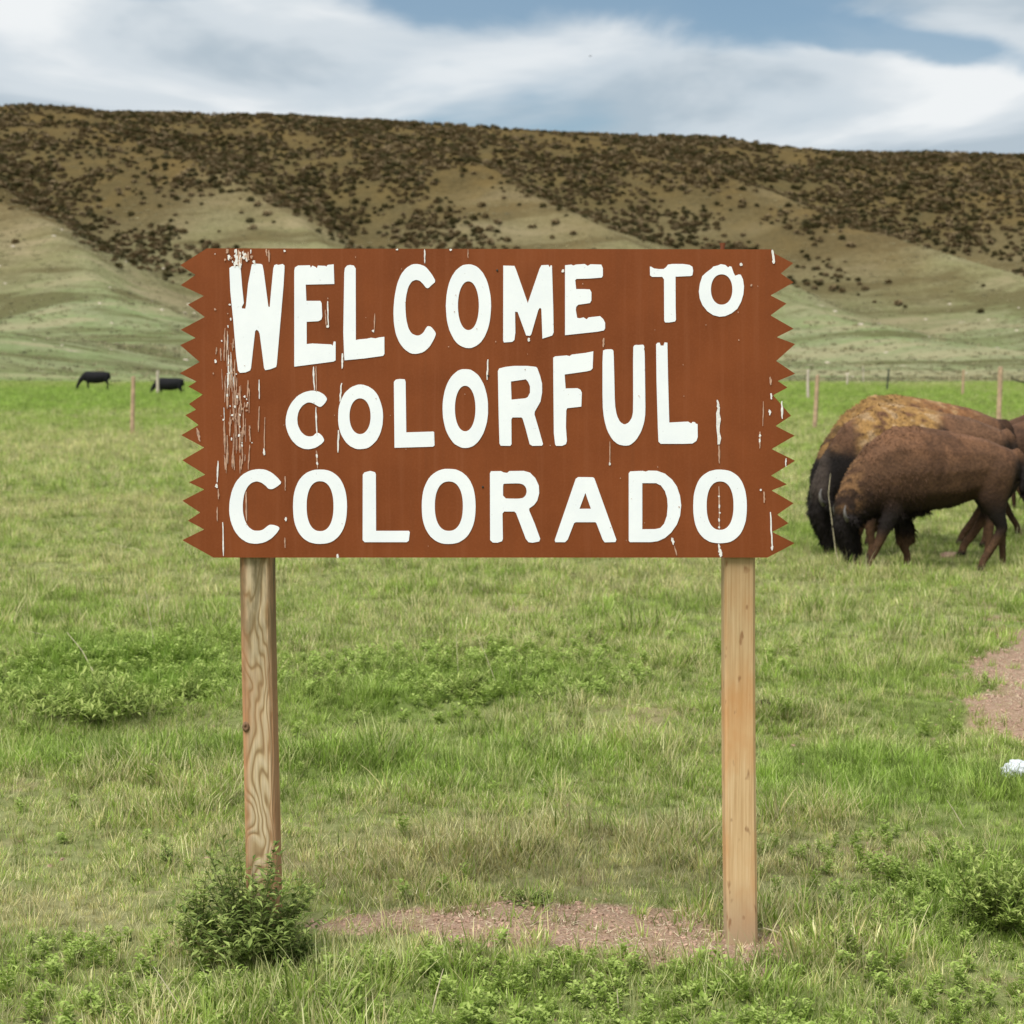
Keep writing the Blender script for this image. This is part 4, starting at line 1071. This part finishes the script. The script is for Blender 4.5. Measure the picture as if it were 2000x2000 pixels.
# dead branch at the foot of the hill
b_ = gp(1992, 754); b_[2] = tz(b_[0], b_[1]); V, Fc = [], []; rb = random.Random(4)
trunk_pts = [np.array([1.4, 0, 0.1]), np.array([0.6, 0, 0.35]), np.array([-0.2, .1, 0.5]), np.array([-0.9, .1, 0.75])]
stem_tube(V, Fc, trunk_pts, 0.13, 0.03, 6)
for i in range(9):
    p = trunk_pts[1] * (1 - i / 9) + trunk_pts[3] * (i / 9)
    stem_tube(V, Fc, [p, p + np.array([rb.uniform(-.7, .1), rb.uniform(-.3, .3), rb.uniform(-.1, .5)])], 0.04, 0.012, 5)
o = mesh_obj('fallen_branch', V, Fc, M_TWIG, smooth=True); o.location = b_
tag(o, 'dark fallen branch lying at the foot of the hill', 'branch')

# ------------------------------------------------------------------ animals
def ico():
    import bmesh
    bm = bmesh.new(); bmesh.ops.create_icosphere(bm, subdivisions=2, radius=1)
    bm.verts.ensure_lookup_table()
    v = np.array([tuple(x.co) for x in bm.verts]); f = np.array([[w_.index for w_ in p.verts] for p in bm.faces]); bm.free()
    return v, f
IV, IF = ico()
def chain_body(chains, voxel, smooth_it=6):
    """chains: lists of (x, y, z, rx, ry, rz); overlapping ellipsoids fused into ONE surface"""
    V, Fc, k = [], [], 0
    for c in chains:
        c = np.array(c, float)
        for i in range(len(c) - 1):
            d = np.linalg.norm(c[i + 1, :3] - c[i, :3]); n = max(2, int(d / max(0.012, 0.3 * min(c[i, 3:].min(), c[i + 1, 3:].min()))))
            for j in range(n + (1 if i == len(c) - 2 else 0)):
                p = c[i] * (1 - j / n) + c[i + 1] * (j / n)
                V.append(IV * p[3:] + p[:3]); Fc.append(IF + k); k += len(IV)
    me = bpy.data.meshes.new('tmp'); me.from_pydata(np.concatenate(V).tolist(), [], np.concatenate(Fc).tolist())
    o = bpy.data.objects.new('tmp', me); COL.objects.link(o)
    m = o.modifiers.new('r', 'REMESH'); m.mode = 'VOXEL'; m.voxel_size = voxel
    m = o.modifiers.new('s', 'SMOOTH'); m.factor = 0.5; m.iterations = smooth_it
    me2 = bpy.data.meshes.new_from_object(o.evaluated_get(bpy.context.evaluated_depsgraph_get()))
    bpy.data.objects.remove(o); bpy.data.meshes.remove(me)
    me2.polygons.foreach_set('use_smooth', [True] * len(me2.polygons))
    return me2
def mat_coat():
    m, t, b = new_mat('animal_coat'); g = T(t)
    a = g.n('ShaderNodeAttribute'); a.attribute_name = 'col'
    n = g.noise(g.coord('Object'), 35, 4, 0.6)
    c = g.mix(g.ramp(n, [(0.35, 0.45), (0.6, 0.0)]), a.outputs['Color'], (0.008, 0.005, 0.004))
    g.L(c, b.inputs['Base Color']); b.inputs['Roughness'].default_value = 0.75
    b.inputs['Specular IOR Level'].default_value = 0.15
    g.bump(b, n, 0.5, 0.02)
    return m
M_COAT = mat_coat()
M_HORN = mat_simple('horn', (0.11, 0.10, 0.09), 0.4, 0.4, 20)

BLK = np.array([.0095, .007, .0058]); CHO = np.array([.030, .0165, .0105]); BRN = np.array([.105, .054, .029]); TAN = np.array([.20, .105, .045]); GOLD = np.array([.40, .225, .075]); RED = np.array([.088, .046, .023])
def lerp(a, b_, t): return a + (b_ - a) * np.asarray(t)[:, None]
def bison_colour(P, style):
    x, y, z = P[:, 0], P[:, 1], P[:, 2]
    so = {'plain': 0, 'shed': 3.3, 'wool': 9.7, 'dark': 5.1}[style]
    nz = fbm(x * 4 + y * 3 + so, z * 4 - y * 2 + so, 7, 3); nf = fbm(x * 13 + y * 9 + so, z * 13 + y * 5, 8, 2)
    c = np.tile(BRN, (len(P), 1))
    c = lerp(c, BRN * np.array([1.75, 1.65, 1.55]), sstep(1.1, 1.5, z + .5 * (nz - .5)))  # lighter back: highlight from above put into the coat colour
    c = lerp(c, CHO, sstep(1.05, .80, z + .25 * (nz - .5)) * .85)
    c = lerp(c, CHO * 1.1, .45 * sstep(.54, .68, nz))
    c = lerp(c, TAN * 1.1, .8 * sstep(-.78, -.92, x) * sstep(.55, .75, z) * sstep(.4, .55, nf))
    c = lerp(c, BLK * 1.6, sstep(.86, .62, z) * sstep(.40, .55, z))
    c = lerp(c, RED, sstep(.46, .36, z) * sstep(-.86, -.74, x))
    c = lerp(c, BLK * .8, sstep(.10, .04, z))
    c = lerp(c, BLK, sstep(-.72, -.86, x) * sstep(.70, .58, z))
    c = lerp(c, BLK, sstep(.92, .97, x) * sstep(.80, .88, z) * sstep(1.2, 1.12, z))
    c = lerp(c, BLK * 1.3, sstep(.80, .92, x) * sstep(.92, 1.0, z) * sstep(1.32, 1.2, z) * .85)
    if style == 'shed':
        sh = sstep(.92, 1.12, z + .5 * (nz - .5)) * sstep(.30, .12, x + .3 * (nz - .5)) * sstep(-.72, -.58, x)
        c = lerp(c, GOLD * .85, sh * sstep(.22, .36, nf))
        c = lerp(c, np.array([.37, .25, .14]), sh * sstep(.60, .68, nf) * .8)
        c = lerp(c, BRN * 1.5, sstep(.22, .4, x) * sstep(1.2, 1.4, z))
        c = lerp(c, CHO * .7, sstep(.62, .70, nz) * .8)
        c = lerp(c, BLK, sstep(-.55, -.72, x) * sstep(1.25, 1.05, z))
        c = lerp(c, np.array([.10, .075, .06]), sstep(-.90, -1.0, x) * sstep(.6, .8, z) * .6)
    if style == 'wool':
        sh = sstep(.95, 1.15, z + .35 * (nz - .5)) * sstep(.75, .4, x)
        c = lerp(c, lerp(np.tile(GOLD * .75, (len(P), 1)), np.array([.24, .11, .045]), sstep(-.3, .3, x)), sh * sstep(.18, .34, nf))
        c = lerp(c, CHO, sstep(.62, .72, nz) * .7)
        c = lerp(c, np.array([.36, .23, .11]), sh * sstep(.62, .72, nf) * .7)
        c = lerp(c, BLK, sstep(-.62, -.8, x) * sstep(1.05, .9, z))
    if style == 'dark':
        c = lerp(c, CHO * 1.2, np.full(len(P), .45))
    return c * (0.75 + 0.5 * nf)[:, None]
def cow_colour(P, style):
    return np.tile(np.array([.011, .011, .013]), (len(P), 1)) * (0.8 + .4 * fbm(P[:, 0] * 8, P[:, 2] * 8, 3, 2))[:, None]

def bison_chains(legs):
    body = [(.80, 0, 1.16, .20, .23, .24), (.52, 0, 1.17, .28, .29, .34), (.18, 0, 1.14, .30, .34, .44), (-.14, 0, 1.14, .30, .36, .49),
            (-.42, 0, 1.12, .30, .34, .52), (-.64, 0, 1.05, .26, .28, .44), (-.82, 0, .90, .21, .22, .33), (-.93, 0, .72, .18, .19, .24)]
    hump = [(.10, 0, 1.42, .22, .16, .17), (-.22, 0, 1.47, .26, .15, .17), (-.50, 0, 1.36, .22, .15, .18)]
    head = [(-.95, 0, .62, .16, .16, .17), (-.99, 0, .50, .14, .155, .14), (-.965, 0, .36, .11, .125, .11), (-.93, 0, .24, .085, .09, .08), (-.90, 0, .14, .075, .08, .06), (-.89, 0, .09, .06, .07, .04)]
    beard = [(-.88, 0, .40, .06, .06, .08), (-.83, 0, .30, .035, .035, .06), (-.81, 0, .24, .015, .015, .03)]
    brisket = [(-.62, 0, .82, .2, .16, .16), (-.34, 0, .78, .2, .18, .12), (.1, 0, .83, .24, .22, .12)]
    ears = [[(-.97, s * .17, .60, .03, .03, .03), (-.93, s * .27, .60, .035, .035, .05), (-.91, s * .32, .58, .015, .015, .03)] for s in (-1, 1)]
    tail = [(.95, -.02, 1.34, .045, .04, .05), (1.01, -.05, 1.29, .03, .03, .03), (1.04, -.08, 1.18, .025, .025, .03), (1.02, -.10, 1.05, .035, .035, .05), (.99, -.11, .94, .05, .045, .07), (.98, -.11, .88, .02, .02, .03)]
    ch_ = [body, hump, head, beard, brisket, tail] + ears
    for li, (fx, fy, foot) in enumerate(legs['front']):
        ch_.append([(fx, fy, .95, .16, .10, .20), (fx + .02, fy, .72, .115, .085, .13), (fx + (foot - fx) * .35, fy, .50, .075, .065, .08), (fx + (foot - fx) * .55 - .02, fy, .34, .056, .055, .06), (foot, fy, .16, .042, .042, .06), (foot - .01, fy, .06, .05, .05, .05), (foot - .02, fy, .03, .062, .058, .035)])
        if li: ch_.append([(fx + .06, fy, .62, .08, .06, .10), (fx + .1 + (foot - fx) * .3, fy, .42, .07, .05, .09), (fx + .1 + (foot - fx) * .4, fy, .30, .025, .025, .05)])
    for (hx, hy, foot) in legs['hind']:
        ch_.append([(hx, hy, 1.08, .24, .13, .25), (hx - .02, hy, .86, .18, .11, .17), (hx + .03, hy, .66, .10, .08, .11), (hx + .10, hy, .50, .062, .055, .07), (hx * .45 + foot * .55 + .05, hy, .28, .045, .042, .07), (foot, hy, .12, .042, .042, .05), (foot - .01, hy, .05, .052, .05, .04), (foot - .025, hy, .03, .064, .058, .034)])
    return ch_
def cow_chains(graze=True):
    body = [(.86, 0, 1.04, .16, .24, .30), (.5, 0, .98, .3, .32, .40), (.1, 0, .95, .32, .35, .43), (-.35, 0, .97, .28, .32, .42), (-.62, 0, 1.02, .22, .25, .36)]
    neck = [(-.70, 0, 1.05, .2, .17, .25), (-.98, 0, .80, .14, .12, .18), (-1.14, 0, .52, .11, .10, .13), (-1.20, 0, .38, .11, .10, .11), (-1.24, 0, .22, .085, .085, .10), (-1.26, 0, .10, .065, .07, .06)]
    ears = [[(-1.14, s * .09, .48, .03, .03, .03), (-1.12, s * .22, .46, .03, .04, .03)] for s in (-1, 1)]
    tail = [(1.0, 0, 1.26, .04, .04, .04), (1.06, 0, 1.0, .03, .03, .05), (1.06, 0, .6, .025, .025, .05), (1.06, 0, .45, .045, .045, .07)]
    ch_ = [body, neck, tail] + ears
    for fx, fy, foot in ((-.5, .15, -.56), (-.48, -.15, -.40)):
        ch_.append([(fx, fy, .85, .14, .09, .18), (fx, fy, .6, .085, .07, .10), ((fx + foot) / 2, fy, .40, .055, .055, .06), (foot, fy, .12, .042, .042, .06), (foot - .02, fy, .03, .058, .055, .035)])
    for hx, hy, foot in ((.78, .15, .72), (.80, -.15, .90)):
        ch_.append([(hx - .05, hy, .9, .2, .12, .22), (hx, hy, .68, .11, .085, .12), (hx + .1, hy, .5, .06, .055, .06), ((hx + foot) / 2 + .06, hy, .28, .045, .042, .06), (foot, hy, .1, .042, .042, .05), (foot - .02, hy, .03, .058, .055, .035)])
    return ch_

def coat_blades(me, n, colour, style, seed, lenf):
    rg = np.random.default_rng(seed)
    me.calc_loop_triangles()
    tri = np.zeros(len(me.loop_triangles) * 3, np.int32); me.loop_triangles.foreach_get('vertices', tri); tri = tri.reshape(-1, 3)
    co = np.zeros(len(me.vertices) * 3); me.vertices.foreach_get('co', co); co = co.reshape(-1, 3)
    nr = np.zeros(len(me.vertices) * 3); me.vertices.foreach_get('normal', nr); nr = nr.reshape(-1, 3)
    a, b_, c = co[tri[:, 0]], co[tri[:, 1]], co[tri[:, 2]]
    ar = np.linalg.norm(np.cross(b_ - a, c - a), axis=1)
    k = rg.choice(len(tri), n, p=ar / ar.sum())
    u, v = rg.random(n), rg.random(n); fl = u + v > 1; u[fl], v[fl] = 1 - u[fl], 1 - v[fl]
    P = a[k] + (b_ - a)[k] * u[:, None] + (c - a)[k] * v[:, None]
    Nn = nr[tri[k, 0]]
    flow = np.tile(np.array([.55, 0, -.85]), (n, 1)) + rg.normal(0, .4, (n, 3))
    D = Nn * .28 + flow - Nn * (flow * Nn).sum(1)[:, None] * .9
    D /= np.linalg.norm(D, axis=1)[:, None]
    ln = lenf(P) * rg.uniform(.6, 1.3, n)
    S = np.cross(D, Nn); S /= np.linalg.norm(S, axis=1)[:, None] + 1e-9
    wd = (0.006 + 0.10 * ln)[:, None]
    B = P - Nn * 0.006
    Vv = np.stack([B - S * wd, B + S * wd, B + D * (ln * .6)[:, None] + S * wd * .5, B + D * ln[:, None] - np.array([0, 0, .25]) * ln[:, None]], 1)
    cc = colour(P, style) * rg.uniform(.78, 1.3, n)[:, None]
    V = Vv.reshape(-1, 3); i = np.arange(n) * 4
    Fc = np.concatenate([np.stack([i, i + 1, i + 2], 1), np.stack([i, i + 2, i + 3], 1)])
    m2 = bpy.data.meshes.new('coat'); m2.from_pydata(V.tolist(), [], Fc.tolist()); m2.materials.append(M_COAT)
    cattr(m2, 'col', np.repeat(cc, 4, 0))
    return m2
def bison_len(P):
    x, z = P[:, 0], P[:, 2]
    L_ = np.full(len(P), .020)
    L_ = np.where((x < -.15) & (z > .5), .036, L_)
    L_ = np.where((x < -.75) & (z < .7), .055, L_)
    L_ = np.where((x < -.05) & (x > -.42) & (z < .70) & (z > .34), .075, L_)
    L_ = np.where((x > .98) & (z < 1.1), .07, L_)
    L_ = np.where((z < .34) & (x > -.8), .010, L_)
    return L_
def animal(name, chains, colour, style, loc, scale, yaw, label, cat, group, n_fur, voxel, lenf, horns=None, flip=False, seed=1):
    me = chain_body(chains, voxel)
    co = np.zeros(len(me.vertices) * 3); me.vertices.foreach_get('co', co); co = co.reshape(-1, 3)
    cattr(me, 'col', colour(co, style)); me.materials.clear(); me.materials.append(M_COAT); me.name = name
    root = bpy.data.objects.new(name, me); COL.objects.link(root)
    root.location = loc; root.rotation_euler = (0, 0, yaw + (math.pi if flip else 0)); root.scale = (scale,) * 3
    if n_fur:
        c = bpy.data.objects.new('coat', coat_blades(me, n_fur, colour, style, seed, lenf)); COL.objects.link(c); c.parent = root
    for hpts in (horns or []):
        V, Fc = [], []; stem_tube(V, Fc, [np.array(p) for p in hpts], 0.035, 0.006, 8)
        mesh_obj('horn', V, Fc, M_HORN, root, smooth=True)
    tag(root, label, cat, group)
    return root
HORNS = [[(-.98, s * .13, .60), (-1.0, s * .22, .60), (-1.04, s * .27, .64), (-1.05, s * .26, .71), (-1.03, s * .23, .76)] for s in (-1, 1)]
GB = 'bison grazing beside the sign'
def place(px, py, dx=0.0):
    p = gp(px, py); return (p[0] + dx, p[1], tz(p[0], p[1]))
LEGS_A = {'front': [(-.50, -.17, -.72), (-.36, .17, -.22)], 'hind': [(.66, -.16, .54), (.74, .16, .87)]}
LEGS_B = {'front': [(-.50, -.17, -.48), (-.40, .17, -.60)], 'hind': [(.66, -.16, .74), (.72, .16, .56)]}
pA = place(1818, 1108)
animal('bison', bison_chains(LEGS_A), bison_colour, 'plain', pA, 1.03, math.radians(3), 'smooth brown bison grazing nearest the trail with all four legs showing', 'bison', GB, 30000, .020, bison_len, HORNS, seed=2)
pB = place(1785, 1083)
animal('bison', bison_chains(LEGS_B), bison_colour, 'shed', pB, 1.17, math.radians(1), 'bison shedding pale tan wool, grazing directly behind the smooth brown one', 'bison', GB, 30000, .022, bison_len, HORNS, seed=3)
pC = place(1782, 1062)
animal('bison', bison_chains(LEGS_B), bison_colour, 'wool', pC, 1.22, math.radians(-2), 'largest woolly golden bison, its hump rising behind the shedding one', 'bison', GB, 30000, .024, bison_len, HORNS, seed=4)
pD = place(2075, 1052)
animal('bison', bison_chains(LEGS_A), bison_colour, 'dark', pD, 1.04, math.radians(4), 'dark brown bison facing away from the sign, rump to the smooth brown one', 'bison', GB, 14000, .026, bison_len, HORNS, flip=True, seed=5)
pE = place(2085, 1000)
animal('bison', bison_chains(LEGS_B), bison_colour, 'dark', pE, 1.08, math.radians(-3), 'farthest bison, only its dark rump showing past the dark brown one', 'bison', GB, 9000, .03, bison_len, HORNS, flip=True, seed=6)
GC = 'black cattle at the foot of the hill'
p = place(186, 765)
animal('cow', cow_chains(), cow_colour, '', p, 1.12, math.radians(4), 'black cow grazing with its legs showing, left of the tan wooden fence post', 'cow', GC, 0, .03, None)
p = place(329, 772)
animal('cow', cow_chains(), cow_colour, '', (p[0], p[1], p[2] - 0.30), 1.05, math.radians(-5), 'black cow standing leg-deep in tall grass behind the pale fence post', 'cow', GC, 0, .03, None)

# distant bird
V = []; Fc = []
stem_tube(V, Fc, [np.array(p) for p in ((-.16, 0, 0), (-.08, 0, .01), (.05, 0, 0), (.2, 0, .0))], 0.03, 0.015, 6)
k = len(V)
for s in (-1, 1):
    j = len(V)
    V += [np.array(p) for p in ((-.06, s * .02, .02), (.07, s * .02, .02), (.06, s * .2, .10), (-.03, s * .2, .11), (.08, s * .42, .06))]
    Fc += [(j, j + 1, j + 2, j + 3), (j + 3, j + 2, j + 4)]
o = mesh_obj('bird', V, Fc, mat_simple('bird', (0.03, 0.03, 0.03), 0.8))
o.location = on_plane(1153, 110, 230); o.rotation_euler = (0.1, 0, 0.5)
tag(o, 'tiny dark bird flying above the hill', 'bird')
